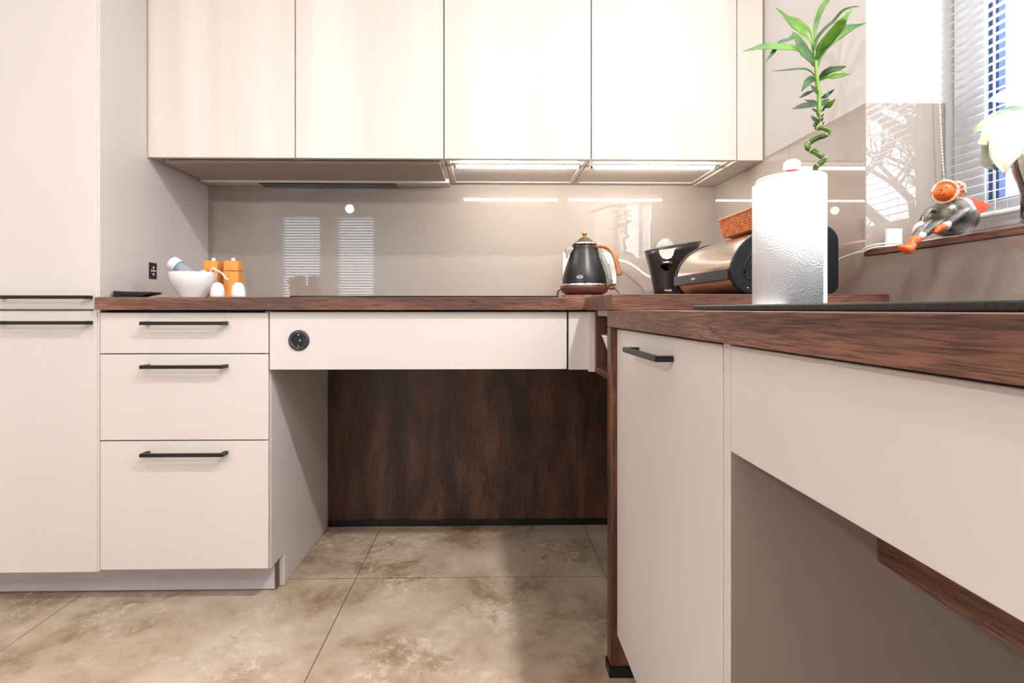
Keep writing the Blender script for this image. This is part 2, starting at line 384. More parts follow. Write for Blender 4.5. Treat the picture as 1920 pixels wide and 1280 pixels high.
# ================================================================== TALL CABINET (left)
FY = 1.536
t = thing('tall_cabinet', 'full-height cashmere cabinet at the far left with two black bar handles', 'cabinet', (-1.43, 1.84, 0))
boxo('body', (-1.74, XL-.019, FY+.022, 2.128, .105, 2.3), CARC, t)
boxo('side_panel', (XL-.018, XL, FY+.004, 2.1355, .105, 2.3), LACQ, t, .0008)
d = boxo('door', (-1.74, XL-.006, FY, FY+.019, .868, 2.3), LACQ, t, .0015); bar_handle(d, (-1.272, FY, .902), .257, 0)
d = boxo('door', (-1.74, XL-.006, FY, FY+.019, .1065, .8625), LACQ, t, .0015); bar_handle(d, (-1.272, FY, .829), .257, 0)

# drawer unit
t = thing('drawer_unit', 'cashmere base unit with three drawers beneath the left end of the worktop', 'cabinet', (-.88, 1.84, 0))
DX0, DX1 = XL+.0035, -.6405
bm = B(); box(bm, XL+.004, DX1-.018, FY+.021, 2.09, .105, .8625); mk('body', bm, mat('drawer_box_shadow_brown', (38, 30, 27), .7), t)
bm = B(); prism(bm, [(FY+.016, .1055), (1.654, .1055), (1.654, .002), (2.095, .002), (2.095, .8625), (FY+.016, .8625)], 0, DX1-.016, DX1+.002); mk('side_panel', bm, LACQ, t, bevel=.0008)
for z0, z1, hz in ((.7395, .8580, .8275), (.4880, .7365, .7030), (.1125, .4845, .4515)):
    d = boxo('drawer', (DX0, DX1, FY, FY+.019, z0, z1), LACQ, t, .0015); bar_handle(d, (-.8735, FY, hz), .236, 0)
pl = thing('plinth', 'low grey-white plinth strip below the drawers and the tall cabinet', 'plinth', (-1.2, 1.63, 0))
boxo('board', (-1.74, -.659, 1.628, 1.644, .004, .1035), PLIN, pl)
boxo('corner_piece', (-.6585, -.6540, 1.628, 1.652, .004, .1045), DARKGAP, pl, .0004)

# ================================================================== WORKTOPS
bm = B()
prism(bm, [(XL+.002, 1.5155), (.2835, 1.5155), (.2835, 1.195), (XW-.001, 1.195), (XW-.001, YB-.001), (XL+.002, YB-.001)], 2, .8655, .9025)
wt = mk('corner_worktop', bm, WX, bevel=.0012)
tag(wt, 'long dark oak worktop along the back wall, stepping forward in the right corner', 'worktop')
SX0, SX1, SY0, SY1 = .355, .86, .10, .90      # sink
bm = B(); a0, a1, b0, b1, z0, z1 = .289, XW-.001, -.6, 1.265, .8255, .8649
box(bm, a0, SX0+.012, b0, b1, z0, z1); box(bm, SX1-.012, a1, b0, b1, z0, z1)
box(bm, SX0+.012, SX1-.012, SY1-.012, b1, z0, z1); box(bm, SX0+.012, SX1-.012, b0, SY0+.012, z0, z1)
bmesh.ops.remove_doubles(bm, verts=bm.verts, dist=1e-6)
tag(mk('sink_worktop', bm, WY, bevel=.001), 'dark oak sink worktop in the right foreground, lower than the back one', 'worktop')
SINKM = vary(mat('black_granite_composite', (34, 34, 38), .5), (28, 28, 31), (48, 47, 50), (300, 300, 300), 2, bump=.1, bscale=600)
sk = thing('kitchen_sink', 'black inset sink whose raised rim runs along the right foreground worktop', 'sink', (.6, .5, .865))
bm = B(); R0, R1 = .8652, .8738
for q in ((SX0, SX0+.035, SY0, SY1), (SX1-.06, SX1, SY0, SY1), (SX0+.035, SX1-.06, SY0, SY0+.04), (SX0+.035, SX1-.06, SY1-.26, SY1)): box(bm, q[0], q[1], q[2], q[3], R0, R1)
bmesh.ops.remove_doubles(bm, verts=bm.verts, dist=1e-6)
mk('rim', bm, SINKM, sk, bevel=.002)
bm = B(); x0, x1, y0, y1 = SX0+.030, SX1-.055, SY0+.035, SY1-.255
for q in ((x0, x0+.006, y0, y1, .70, R0), (x1-.006, x1, y0, y1, .70, R0), (x0, x1, y0, y0+.006, .70, R0), (x0, x1, y1-.006, y1, .70, R0), (x0, x1, y0, y1, .694, .70)): box(bm, *q)
mk('basin', bm, SINKM, sk)

# hob
hb = thing('induction_hob', 'thin black glass hob lying flush on the back worktop left of the kettle', 'hob', (-.19, 1.82, .9027))
boxo('glass_plate', (-.592, .208, 1.570, 2.08, .9028, .9080), BGLOSS, hb, .0015)
RING = mat('hob_marking_grey', (150, 150, 150), .4)
for x, y, r in ((-.40, 1.72, .09), (-.40, 1.94, .09), (0, 1.72, .09), (0, 1.94, .09)):
    bm = B(); lathe(bm, [(r, 0), (r, .0002), (r-.0015, .0002), (r-.0015, 0), (r, 0)], (x, y, .9080), 48); mk('cooking_zone_ring', bm, RING, hb)

# ================================================================== APRONS, CORNER SHELF, BACK BOARD
t = thing('apron_panel', 'white fascia under the back worktop holding a round black socket', 'panel', (-.2, 1.55, .69))
boxo('board', (-.6365, .2315, FY, FY+.019, .6915, .8600), LACQ, t, .0012)
boxo('rail', (-.636, .300, 1.60, 2.09, .80, .86), CARC, t)
SOCK = mat('dark_grey_gloss_plastic', (44, 44, 50), .2, coat=.4)
s = thing('power_socket', 'round black socket set in the white fascia under the worktop', 'socket', (-.5512, FY, .777))
c = (-.5512, FY, .777)
def lathe_y(bm, prof, c, n=40, sgn=-1):
    b2 = B(); lathe(b2, prof, (0, 0, 0), n); xf(b2, Matrix.Translation(c) @ Matrix.Rotation(radians(90), 4, 'X'))
    me = bpy.data.meshes.new('tmp'); b2.to_mesh(me); b2.free(); bm.from_mesh(me); bpy.data.meshes.remove(me)
bm = B(); lathe_y(bm, [(.0302, 0), (.0302, .003), (.027, .0058), (.0215, .0062), (.0195, .004), (.0195, .0005), (0, .0005)], c); mk('cover_ring', bm, SOCK, s, smooth=True)
bm = B(); lathe_y(bm, [(.0192, .0006), (.0192, .0016), (0, .0016)], c); mk('recess', bm, BGLOSS, s)
bm = B(); lathe_y(bm, [(.0026, .001), (.0026, .005), (.0012, .0055), (0, .004)], (c[0]+.004, c[1], c[2]), 16); mk('earth_pin', bm, CHROME, s, smooth=True)
for dz in (.0165, -.0165): boxo('earth_clip', (c[0]-.002, c[0]+.002, FY-.0055, FY-.0015, c[2]+dz-.002, c[2]+dz+.002), CHROME, s)

t = thing('corner_shelf', 'small open dark oak niche in the inner corner below the worktop', 'shelf', (.45, 1.4, .68))
boxo('fascia', (.2375, .3117, FY-.0, FY+.019, .6900, .8600), LACQ, t, .001)
boxo('end_strip', (.2940, .3117, 1.519, FY-.0005, .6855, .8600), LACQ, t, .0006)
boxo('top_rail', (.3145, .60, 1.27, 1.498, .849, .8645), PLIN, t, .0006)
boxo('side_board', (.3120, .60, 1.5000, 1.518, .6835, .8640), WZ, t, .0006)
boxo('side_board', (.3120, .60, 1.270, 1.288, .7030, .8480), WZ, t, .0006)
boxo('bottom_board', (.3120, .60, 1.270, 1.499, .6835, .7020), WY, t, .0006)
boxo('back_board', (.601, .612, 1.270, 1.518, .6835, .8640), WZ, t, .0006)
# cup in niche, leaning
cp = thing('conical_bowl', 'white conical bowl with a grey inside, half hidden in the corner niche', 'bowl', (.360, 1.385, .7025), local=True)
bm = B(); lathe(bm, [(0, .0005), (.022, .0005), (.024, .003), (.056, .092), (.058, .095), (.0565, .0965), (.054, .094)], n=40); mk('body', bm, WHITEC, cp, smooth=True)
bm = B(); lathe(bm, [(.0545, .0945), (.021, .005), (0, .004)], n=40); mk('inside', bm, mat('grey_glaze', (104, 98, 90), .4), cp, smooth=True)

t = thing('back_board', 'dark oak board with vertical grain closing the knee space under the worktop', 'panel', (.1, 2.1, 0))
boxo('board', (-.638, XW-.004, 2.105, 2.124, .024, .855), WB, t, .0006)
boxo('base_strip', (-.638, XW-.004, 2.098, 2.1045, .0008, .0245), BPLAS, t, .0006)

# ================================================================== RIGHT RUN (foreground)
t = thing('end_panel', 'upright dark oak end panel with a black foot strip, left of the narrow cabinet', 'panel', (.6, 1.246, 0))
boxo('board', (.289, XW-.004, 1.2285, 1.2645, .0255, .8245), WZ, t, .0010)
boxo('foot_strip', (.285, XW-.004, 1.2245, 1.2685, .0008, .0250), BPLAS, t, .0006)
XD = .303
t = thing('base_cabinet', 'narrow cashmere cabinet with a short black handle in the right foreground', 'cabinet', (.6, .94, 0))
boxo('body', (XD+.021, XW-.004, .672, 1.226, .1025, .8240), CARC, t)
boxo('edge_strip', (XD+.001, XD+.0028, .6515, .6700, .002, .8240), LACQ, t, .0008)
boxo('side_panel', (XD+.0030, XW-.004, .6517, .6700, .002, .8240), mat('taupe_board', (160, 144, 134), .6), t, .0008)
boxo('plinth_board', (XD+.07, XD+.085, .672, 1.220, .003, .10), PLIN, t)
d = boxo('door', (XD, XD+.019, .6725, 1.2235, .1025, .8215), LACQ, t, .0015)
bar_handle(d, (XD, .9515, .786), .207, 1, out=.031, h=.0098)
tag(boxo('sink_fascia', (XD, XD+.019, -.55, .6485, .6895, .8220), LACQ, bevel=.0012), 'long blank cashmere fascia under the sink worktop, right edge of the picture', 'panel')
tag(boxo('cover_board', (.49, .508, -.55, .6500, .5505, .6880), WY, bevel=.0008), 'dark oak board hanging beneath the sink, behind the pale fascia', 'panel')
tag(boxo('support_panel', (XD+.02, XW-.004, -.60, -.565, .002, .8240), LACQ), 'pale support panel at the near end of the sink worktop', 'panel')

# ================================================================== WALL CABINETS
UY, UZ = 1.750, 1.3702
seams = [XL, -.641, -.1475, .3462, .8400]
names = ['pale wall cabinet at the far left, directly right of the tall cabinet', 'pale wall cabinet second from the left, over the extractor strip',
         'pale wall cabinet third from the left, lit by the light strip over the hob end', 'pale wall cabinet rightmost of the four, above the kettle and juicer']
for i in range(4):
    x0, x1 = seams[i]+.0014, seams[i+1]-.0014
    t = thing('wall_cabinet', names[i], 'cabinet', ((x0+x1)/2, 1.94, UZ), 'wall cabinets over the worktop')
    bm = B(); e = .016
    box(bm, x0, x0+e, UY+.030, YB-.002, UZ+.006, 2.28); box(bm, x1-e, x1, UY+.030, YB-.002, UZ+.006, 2.28)
    box(bm, x0+e, x1-e, UY+.022, UY+.04, UZ+.006, UZ+.03); box(bm, x0+e, x1-e, YB-.03, YB-.002, UZ+.006, 2.28)
    box(bm, x0+e, x1-e, UY+.022, YB-.03, 2.26, 2.28)
    mk('body', bm, CARC, t, bevel=.0005)
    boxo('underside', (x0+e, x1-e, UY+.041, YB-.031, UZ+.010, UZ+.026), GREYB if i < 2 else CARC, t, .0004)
    boxo('door', (x0+.0004, x1-.0004, UY, UY+.020, UZ, 2.28), UPLQ, t, .0012)
tag(boxo('filler_strip', (.8415, XW-.001, UY+.002, YB-.002, UZ, 2.28), UPLQ, bevel=.001), 'pale vertical filler strip between the wall cabinets and the right wall', 'panel')
# extractor strip under first two cabinets
t = thing('extractor_hood', 'flat extractor strip under the two left wall cabinets with a dark filter slot', 'extractor', (-.63, 2.0, 1.36))
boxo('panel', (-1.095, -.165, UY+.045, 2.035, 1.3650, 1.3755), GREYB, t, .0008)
boxo('rear_rail', (-1.105, -.153, 2.036, 2.050, 1.3590, 1.3750), WHITEP, t, .0006)
boxo('rear_plate', (-1.118, -.153, 2.051, 2.127, 1.3640, 1.3750), LACQ, t, .0004)
boxo('filter_slot', (-.895, -.365, 2.058, 2.120, 1.3580, 1.3638), BGLOSS, t, .0004)
for x in (-.985, -.83, -.66, -.50, -.35, -.20):
    bm = B(); lathe_y(bm, [(.0022, 0), (.0022, .0008), (0, .0008)], (x, 2.036, 1.367), 12); mk('screw', bm, DARKGAP, t)
# under-cabinet lights
TUBE = mat('light_diffuser', (255, 250, 240), .4, emit=115, ecol=(1.0, .92, .83))
u = thing('under_cabinet_light', 'glowing light strip under the wall cabinets, left one of two', 'light', (.104, 1.852, UZ+.0095), 'light strips under the wall cabinets', local=True)
bm = B(); tube(bm, [(-.213, 0, -.006), (.213, 0, -.006)], .0065, 14); mk('diffuser', bm, TUBE, u, smooth=True)
boxo('base', (-.222, .222, -.010, .010, -.0035, 0), WHITEP, u)
for x in (-.2235, .2175): boxo('end_cap', (x, x+.006, -.007, .007, -.0115, -.0036), BPLAS, u, .0015)
dup(u, (.5885, 1.852, UZ+.0095), label='glowing light strip under the wall cabinets, right one of two')

# ================================================================== SWITCH on tall cabinet side
s = thing('control_plate', 'small black control plate with up and down arrows on the pale side panel', 'switch', (XL, 1.777, .9965))
boxo('plate', (XL, XL+.004, 1.7585, 1.7955, .9700, 1.0235), BPLAS, s, .0012)
WMARK = mat('white_print', (240, 240, 240), .5)
bm = B()
for z, k in ((1.0085, 1), (.9845, -1)):
    prism(bm, [(1.771, z-.004*k), (1.783, z-.004*k), (1.777, z+.005*k)], 0, XL+.0040, XL+.0044)
mk('arrow_marks', bm, WMARK, s)
text('lettering', 'BORA', .0085, frame(Vector((XL+.0042, 1.777, .9965)), (0, 1, 0), (0, 0, 1)), WMARK, s, sx=1.15, bold=.0002)

# ================================================================== LEFT STILL LIFE
ZT = .9028
t = thing('phone_cradle', 'flat black gadget lying on the left end of the worktop', 'gadget', (-1.05, 1.60, ZT))
bm = B(); prism(bm, [(-1.115, ZT), (-1.045, ZT), (-1.040, ZT+.003), (-1.010, ZT+.0095), (-1.0, ZT+.012), (-1.002, ZT+.0165), (-1.075, ZT+.0175), (-1.115, ZT+.0195)], 1, 1.575, 1.625)
mk('body', bm, BPLAS, t, bevel=.0015)
boxo('slot', (-1.092, -1.042, 1.5742, 1.5748, ZT+.004, ZT+.012), BGLOSS, t, 0)

bw = thing('serving_bowl', 'white china bowl on the left worktop holding a tilted spice jar', 'bowl', (-.918, 1.645, ZT), local=True)
bm = B(); lathe(bm, [(0, .0015), (.026, .0015), (.028, 0), (.036, .0), (.037, .004), (.052, .026), (.063, .052), (.0675, .0775), (.0665, .0790), (.0645, .0775), (.059, .052), (.047, .028), (.030, .0075), (0, .006)], n=56)
mk('body', bm, WHITEC, bw, smooth=True)
# jar leaning in the bowl: axis from lid (upper left) to base (lower right)
GLJ = mat('clear_jar_glass', (205, 214, 222), .08, trans=.55, ior=1.3)
A = at(331, 497, 1.645); Bp = at(384, 533, 1.645); ax = (Bp-A).normalized()
j = thing('spice_jar', 'small spice jar with a white lid leaning inside the white bowl', 'jar', tuple(A+Vector((0, 0, 0))))
def lathe_ax(bm, prof, o, ax, n=32):
    b2 = B(); lathe(b2, prof, n=n); q = Vector((0, 0, 1)).rotation_difference(ax).to_matrix().to_4x4(); q.translation = o; xf(b2, q)
    me = bpy.data.meshes.new('tmp'); b2.to_mesh(me); b2.free(); bm.from_mesh(me); bpy.data.meshes.remove(me)
bm = B(); lathe_ax(bm, [(0, -.018), (.018, -.018), (.0205, -.016), (.021, .004), (.0195, .005), (.0195, .007)], A, ax); mk('lid', bm, WHITEP, j, smooth=True)
bm = B(); lathe_ax(bm, [(.0190, .005), (.0195, .007), (.0195, .060), (.016, .064), (0, .064)], A, ax); mk('glass_body', bm, GLJ, j, smooth=True)
bm = B(); lathe_ax(bm, [(.0197, .007), (.0200, .0075), (.0200, .0115), (.0197, .0120)], A, ax); mk('paper_band', bm, mat('teal_print', (60, 140, 165), .5), j, smooth=True)
bm = B(); lathe_ax(bm, [(.0197, .034), (.0200, .0345), (.0200, .050), (.0197, .0505)], A, ax); mk('label_band', bm, mat('grey_print', (150, 155, 164), .5), j, smooth=True)
bm = B()
for k in range(4): lathe_ax(bm, [(.0125-.003*k, -.0181), (.0125-.003*k, -.0185), (.0112-.003*k, -.0185), (.0112-.003*k, -.0181)], A, ax, 24)
mk('lid_print', bm, mat('black_print', (40, 42, 48), .5), j)
# pale bent utensil over the rim
UT = vary(mat('pale_pink_wood', (226, 194, 172), .5), (214, 178, 154), (240, 216, 198), (60, 60, 60), 3)
pts = smoothpts([at(362, 524, 1.65), at(374, 514, 1.65), at(380, 508, 1.64), at(390, 511, 1.64), at(395, 509, 1.64), at(399, 503, 1.64), at(406, 507, 1.635), at(416, 512, 1.63), at(424, 522, 1.63), at(429, 524, 1.63)], 4)
bm = B(); tube(bm, pts, lerpr([.003, .0045, .004, .0035, .0032, .0028, .004, .0036, .0034, .0042, .003], len(pts)), 10)
tag(mk('bent_utensil', bm, UT, smooth=True), 'pale pinkish bent kitchen utensil hooked over the rim of the white bowl', 'utensil')
# mills
MILL = wood('honey_wood', 2, (226, 136, 50), (236, 148, 60), (242, 162, 78), rough=.4, crack=False, coarse=40)
mi = thing('pepper_mill', 'square honey-coloured wooden mill behind the bowl, left one of two', 'mill', (-.9015, 1.735, ZT), 'wooden mills beside the bowl', local=True)
def rsq(h, r, n=6):
    out = []
    for sx, sy, a0 in ((1, 1, 0), (-1, 1, 90), (-1, -1, 180), (1, -1, 270)):
        for k in range(n+1):
            a = radians(a0+90*k/n); out.append((sx*(h-r)+r*cos(a), sy*(h-r)+r*sin(a)))
    return out
bm = B(); prism(bm, rsq(.0235, .005), 2, 0, .088); mk('body', bm, MILL, mi, bevel=.001)
bm = B(); prism(bm, rsq(.0225, .005), 2, .0895, .1225); mk('head', bm, MILL, mi, bevel=.002)
bm = B(); lathe(bm, [(.009, .087), (.009, .091)], n=20); mk('joint', bm, BPLAS, mi)
bm = B(); lathe(bm, [(.0058, .122), (.0058, .130), (.005, .1325), (0, .133)], n=20); mk('knob', bm, WHITEP, mi, smooth=True)
dup(mi, (-.8350, 1.73, ZT), radians(4), 'square honey-coloured wooden mill behind the shakers, right one of two')
sh = thing('salt_shaker', 'small white egg-shaped shaker before the wooden mills, left one of two', 'shaker', (-.832, 1.625, ZT), 'white shakers before the mills', local=True)
bm = B(); lathe(bm, [(0, .001), (.019, .001), (.0212, .003), (.0212, .010), (.0195, .026), (.0160, .038), (.010, .0455), (.004, .0478), (0, .048)], n=36); mk('body', bm, WHITEC, sh, smooth=True)
bm = B()
for k in range(5): ball(bm, (.004*cos(k*1.257), .004*sin(k*1.257), .0475), .0006, n=6)
mk('holes', bm, BPLAS, sh)
dup(sh, (-.7690, 1.625, ZT), 0, 'small white egg-shaped shaker before the wooden mills, right one of two')

# ================================================================== WALL SOCKET PLATE, KETTLE
t = thing('wall_socket', 'white socket plate on the back splashback half hidden by the kettle', 'socket', (.413, YB, 1.03))
boxo('plate', (.3040, .5230, YB-.009, YB-.0004, .9700, 1.0990), WHITEP, t, .004)
SOKG = mat('socket_recess_grey', (214, 212, 208), .5)
for x in (.348, .413, .478):
    bm = B(); lathe_y(bm, [(.019, .0002), (.019, .0012), (.0175, .0012), (.0175, .0002), (0, .0002)], (x, YB-.009, 1.06), 28); mk('outlet', bm, SOKG, t)
boxo('usb_port', (.4865, .4915, YB-.0100, YB-.0091, 1.0105, 1.0145), BPLAS, t, 0); boxo('usb_port', (.4865, .4915, YB-.0100, YB-.0091, 1.0005, 1.0045), BPLAS, t, 0)
boxo('grille', (.487, .508, YB-.0100, YB-.0091, .9765, .9885), mat('grille_brown', (150, 120, 92), .5), t, 0)
bm = B(); lathe_y(bm, [(0, .0013), (.016, .0013), (.016, .020), (.012, .028), (0, .028)], (.478, YB-.009, 1.06), 24); mk('plug', bm, WHITEP, t, smooth=False)

KC = Vector((.347, 1.88, 0))
t = thing('kettle_board', 'round wooden board on the worktop under the kettle', 'board', (KC.x, KC.y, ZT))
bm = B(); lathe(bm, [(0, ZT), (.083, ZT), (.085, ZT+.003), (.080, ZT+.0155), (0, ZT+.0155)], (KC.x, KC.y, 0), 48); mk('disc', bm, WX, t)
KZ = ZT+.0157
NAVY = mat('black_pearl_enamel', (12, 13, 19), .36, spec=.6)
KB = vary(mat('copper_brown_paint', (112, 70, 54), .32, coat=.2), (108, 66, 50), (118, 76, 58), (9, 9, 9), 2)
HW = wood('walnut_handle', 2, (140, 82, 46), (176, 112, 70), (206, 144, 98), rough=.35, crack=False, coarse=60)
k = thing('electric_kettle', 'black conical kettle with a copper knob and wooden handle by the wall socket', 'kettle', (KC.x, KC.y, KZ))
kc = (KC.x, KC.y, KZ)
bm = B(); lathe(bm, [(0, 0), (.050, 0), (.062, .003), (.072, .010), (.0775, .021), (.0790, .0285), (0, .0285)], kc, 56); mk('base_plate', bm, KB, k, smooth=True)
bm = B(); lathe(bm, [(.0795, .0280), (.0802, .031), (.0785, .0345), (.071, .0355), (.071, .0280), (.0795, .028)], kc, 56); mk('chrome_ring', bm, CHROME, k, smooth=True)
bm = B(); lathe(bm, [(.0705, .0345), (.0700, .050), (.0672, .066), (.0615, .086), (.0545, .106), (.0480, .124), (.0425, .140), (.0400, .152), (.0395, .160), (.0365, .161)], kc, 56); mk('body', bm, NAVY, k, smooth=True)
bm = B(); lathe(bm, [(.0395, .160), (.0425, .161), (.0425, .1635), (.040, .166), (.032, .172), (.024, .178), (.0165, .1835), (.014, .185), (0, .185)], kc, 56)
lid = mk('lid', bm, STEEL, k, smooth=True)
bm = B(); lathe(bm, [(.004, .184), (.0035, .188), (.006, .192), (.0088, .197), (.0080, .2015), (.004, .2045), (0, .205)], kc, 24); mk('lid_knob', bm, COPPER, lid, smooth=True)
# spout (to the left)
bm = B()
v = [bm.verts.new(kc+Vector(p)) if False else bm.verts.new(Vector(kc)+Vector(p)) for p in ((-.034, -.016, .152), (-.034, .016, .152), (-.0635, 0, .149), (-.0565, -.014, .118), (-.0565, .014, .118), (-.058, 0, .112))]
for f in ((0, 2, 3), (2, 5, 3), (1, 4, 2), (2, 4, 5), (0, 1, 2), (0, 3, 5, 4, 1)): bm.faces.new([v[i] for i in f])
mk('spout', bm, STEEL, k, bevel=.0015)
hd = Vector((cos(radians(-22)), sin(radians(-22)), 0))
def kp(r, z): return Vector(kc)+hd*r+Vector((0, 0, z))
hp = smoothpts([kp(.034, .152), kp(.050, .155), kp(.070, .151), kp(.088, .137), kp(.098, .115), kp(.105, .088), kp(.110, .062)], 5)
bm = B(); tube(bm, hp, lerpr([.005, .007, .0085, .0095, .0098, .0102, .0108], len(hp)), 16, sy=.8); mk('handle', bm, HW, k, smooth=True)
bm = B(); tube(bm, [kp(.0405, .148), kp(.0555, .110), kp(.0695, .070), kp(.0735, .034)], [.004, .0045, .005, .005], 12); mk('chrome_trim', bm, CHROME, k, smooth=True)
bm = B(); tube(bm, [kp(.046, .146), kp(.062, .112), kp(.0755, .078), kp(.080, .060), kp(.081, .032)], [.006, .0075, .0085, .008, .006], 12); mk('water_gauge', bm, mat('clear_grey_plastic', (188, 190, 178), .25, trans=.25), k, smooth=True)
bm = B(); tube(bm, [kp(.0765, .050), kp(.078, .020)], .0045, 10); mk('switch_mount', bm, BPLAS, k)
bm = B(); ball(bm, kp(.086, .022), .008, 1.5, 1, .75, 16); mk('switch_lever', bm, KB, k, smooth=True)
for a in range(3):
    pass
bd = Vector((sin(radians(-22)), -cos(radians(-22)), 0)); bx = Vector((cos(radians(-22)), sin(radians(-22)), 0))
bp0 = Vector(kc)+bd*.0688+Vector((0, 0, .0545)); upb = (Vector((0, 0, 1))-bd*.22).normalized()
bm = B(); b2 = []
for q in range(24):
    a = 2*pi*q/24; b2.append((.0078*(1 if cos(a) > 0 else -1)*.6+.0046*cos(a), .0046*sin(a)))
prism(bm, b2, 2, 0, .0012); xf(bm, frame(bp0, bx, upb)); mk('badge', bm, WMARK, k, bevel=.0003)
bm = B(); b3 = [(x*.84, y*.76) for x, y in b2]; prism(bm, b3, 2, .0012, .0014); xf(bm, frame(bp0, bx, upb)); bg = mk('badge_field', bm, NAVY, k)
text('badge_lettering', "De'Longhi", .0046, frame(bp0, bx, upb) @ Matrix.Translation((0, 0, .0016)), WMARK, k, ext=.0001, sx=.75)
# cord of the kettle
k.scale = (1.12, 1.12, 1.12)
bm = B()
pts = smoothpts([Vector(kc)+(p_-Vector(kc))/1.12 for p_ in [Vector(kc)+Vector((-.083, -.01, .022)), Vector(kc)+Vector((-.096, -.01, .014)), Vector(kc)+Vector((-.099, -.01, 0)), Vector(kc)+Vector((-.092, .0, -.010)), Vector(kc)+Vector((-.07, .06, -.0125)), Vector(kc)+Vector((0, .12, -.012)), Vector(kc)+Vector((.12, .14, -.012)), Vector((.548, 2.06, ZT+.004)), Vector((.53, 2.10, .93)), Vector((.50, 2.115, .975)), Vector((.478, 2.105, 1.02)), Vector((.478, 2.094, 1.055))]], 6)
tube(bm, pts, .0021, 8); mk('power_cord', bm, BPLAS, k, smooth=True)
bm = B()
for off in (0, .006):
    tube(bm, smoothpts([(.478, 2.095, 1.065+off), (.52, 2.09, 1.062+off), (.57, 2.08, 1.045+off), (.63, 2.07, 1.0+off), (.67, 2.02, .978+off), (.70, 1.97, .975)], 6), .0022, 8)
tag(mk('white_cable', bm, WHITEP, smooth=True), 'white power cable sagging from the wall socket to the juicer', 'cable')

# ================================================================== CITRUS JUICER
JC = (.640, 1.875, ZT)
JB = mat('warm_black_plastic', (40, 34, 34), .3, coat=.15)
t = thing('citrus_juicer', 'black flared citrus juicer with a clear dome, left of the bread bin', 'juicer', JC)
rows = []
# lower cup: round bottom growing into a boat-shaped, right-rising top
def jring(z, cx, rx, ry, tilt=0, n=40):
    out = []
    for q in range(n):
        a = 2*pi*q/n; x = cx+rx*cos(a); out.append(Vector((JC[0]+x, JC[1]+ry*sin(a), JC[2]+z+tilt*(x-cx+rx))))
    return out
def loft(bm, rings, cap0=True, cap1=False):
    R = [[bm.verts.new(p) for p in r] for r in rings]; n = len(R[0])
    for a, b in zip(R, R[1:]):
        for q in range(n): bm.faces.new((a[q], a[(q+1) % n], b[(q+1) % n], b[q]))
    if cap0: bm.faces.new(R[0][::-1])
    if cap1: bm.faces.new(R[-1])
bm = B(); loft(bm, [jring(0, .010, .047, .046), jring(.04, .009, .052, .050), jring(.09, .010, .063, .056, .05), jring(.125, .014, .076, .060, .12), jring(.155, .022, .093, .064, .16), jring(.1705, .026, .100, .066, .17), jring(.1715, .026, .097, .063, .17), jring(.155, .026, .084, .055, .17)], cap1=True)
mk('body', bm, JB, t, smooth=True)
CLR = mat('clear_plastic', (235, 232, 230), .05, trans=.85, ior=1.35)
bm = B(); loft(bm, [jring(.1717, .026, .1015, .0675, .17), jring(.1755, .026, .1025, .0685, .17), jring(.1765, .026, .098, .064, .17), jring(.1760, .020, .055, .044, .15)], cap0=False)
mk('clear_tray', bm, CLR, t, smooth=True)
bm = B(); dcx, dz = JC[0]-.002, JC[2]+.183
lathe(bm, [(.040, 0), (.041, .006), (.038, .020), (.029, .033), (.016, .040), (0, .0425)], (dcx, JC[1], dz), 40); mk('dome', bm, mat('clear_dome', (240, 238, 236), .03, trans=.9, ior=1.25), t, smooth=True)
bm = B()
R = []
for zz, rr in ((0, .026), (.010, .023), (.020, .016), (.028, .006)):
    R.append([Vector((dcx+rr*(1+.12*cos(8*a))*cos(a), JC[1]+rr*(1+.12*cos(8*a))*sin(a), dz+zz)) for a in [2*pi*q/48 for q in range(48)]])
loft(bm, R, cap0=True, cap1=True); mk('reamer_cone', bm, WHITEP, t, smooth=True)
# spout and drip hole on the front
bm = B(); fc = Vector((JC[0]-.016, JC[1]-.0585, JC[2]+.124))
ball(bm, fc+Vector((0, -.004, .003)), .019, 1.0, .8, .32, 20); mk('spout', bm, CHROME, t, smooth=True)
bm = B(); b2 = [(.021*cos(a), .021*sin(a)*1.0) for a in [pi+pi*q/16 for q in range(17)]]
prism(bm, b2, 1, 0, .002); xf(bm, frame(fc+Vector((0, .0035, -.003)), (1, 0, 0), (0, 1, .0))); mk('drip_recess', bm, BGLOSS, t)
bm = B(); b2 = [(-.030, .018), (-.026, .002), (-.018, -.010), (-.003, -.014), (.012, -.010), (.020, .001), (.024, .016), (.032, .027)]
prism(bm, b2, 1, 0, .002); xf(bm, frame(fc+Vector((-.001, -.011, .028)), (1, 0, 0), (0, 1, -.1))); mk('pouring_lip', bm, mat('frosted_white_plastic', (232, 222, 216), .3), t, bevel=.0008)
text('lettering', 'PHILIPS', .0078, frame(Vector((JC[0]-.008, JC[1]-.0505, JC[2]+.031)), (1, .12, 0), (0, -.1, 1)), WMARK, t, sx=1.05, bold=.00015)

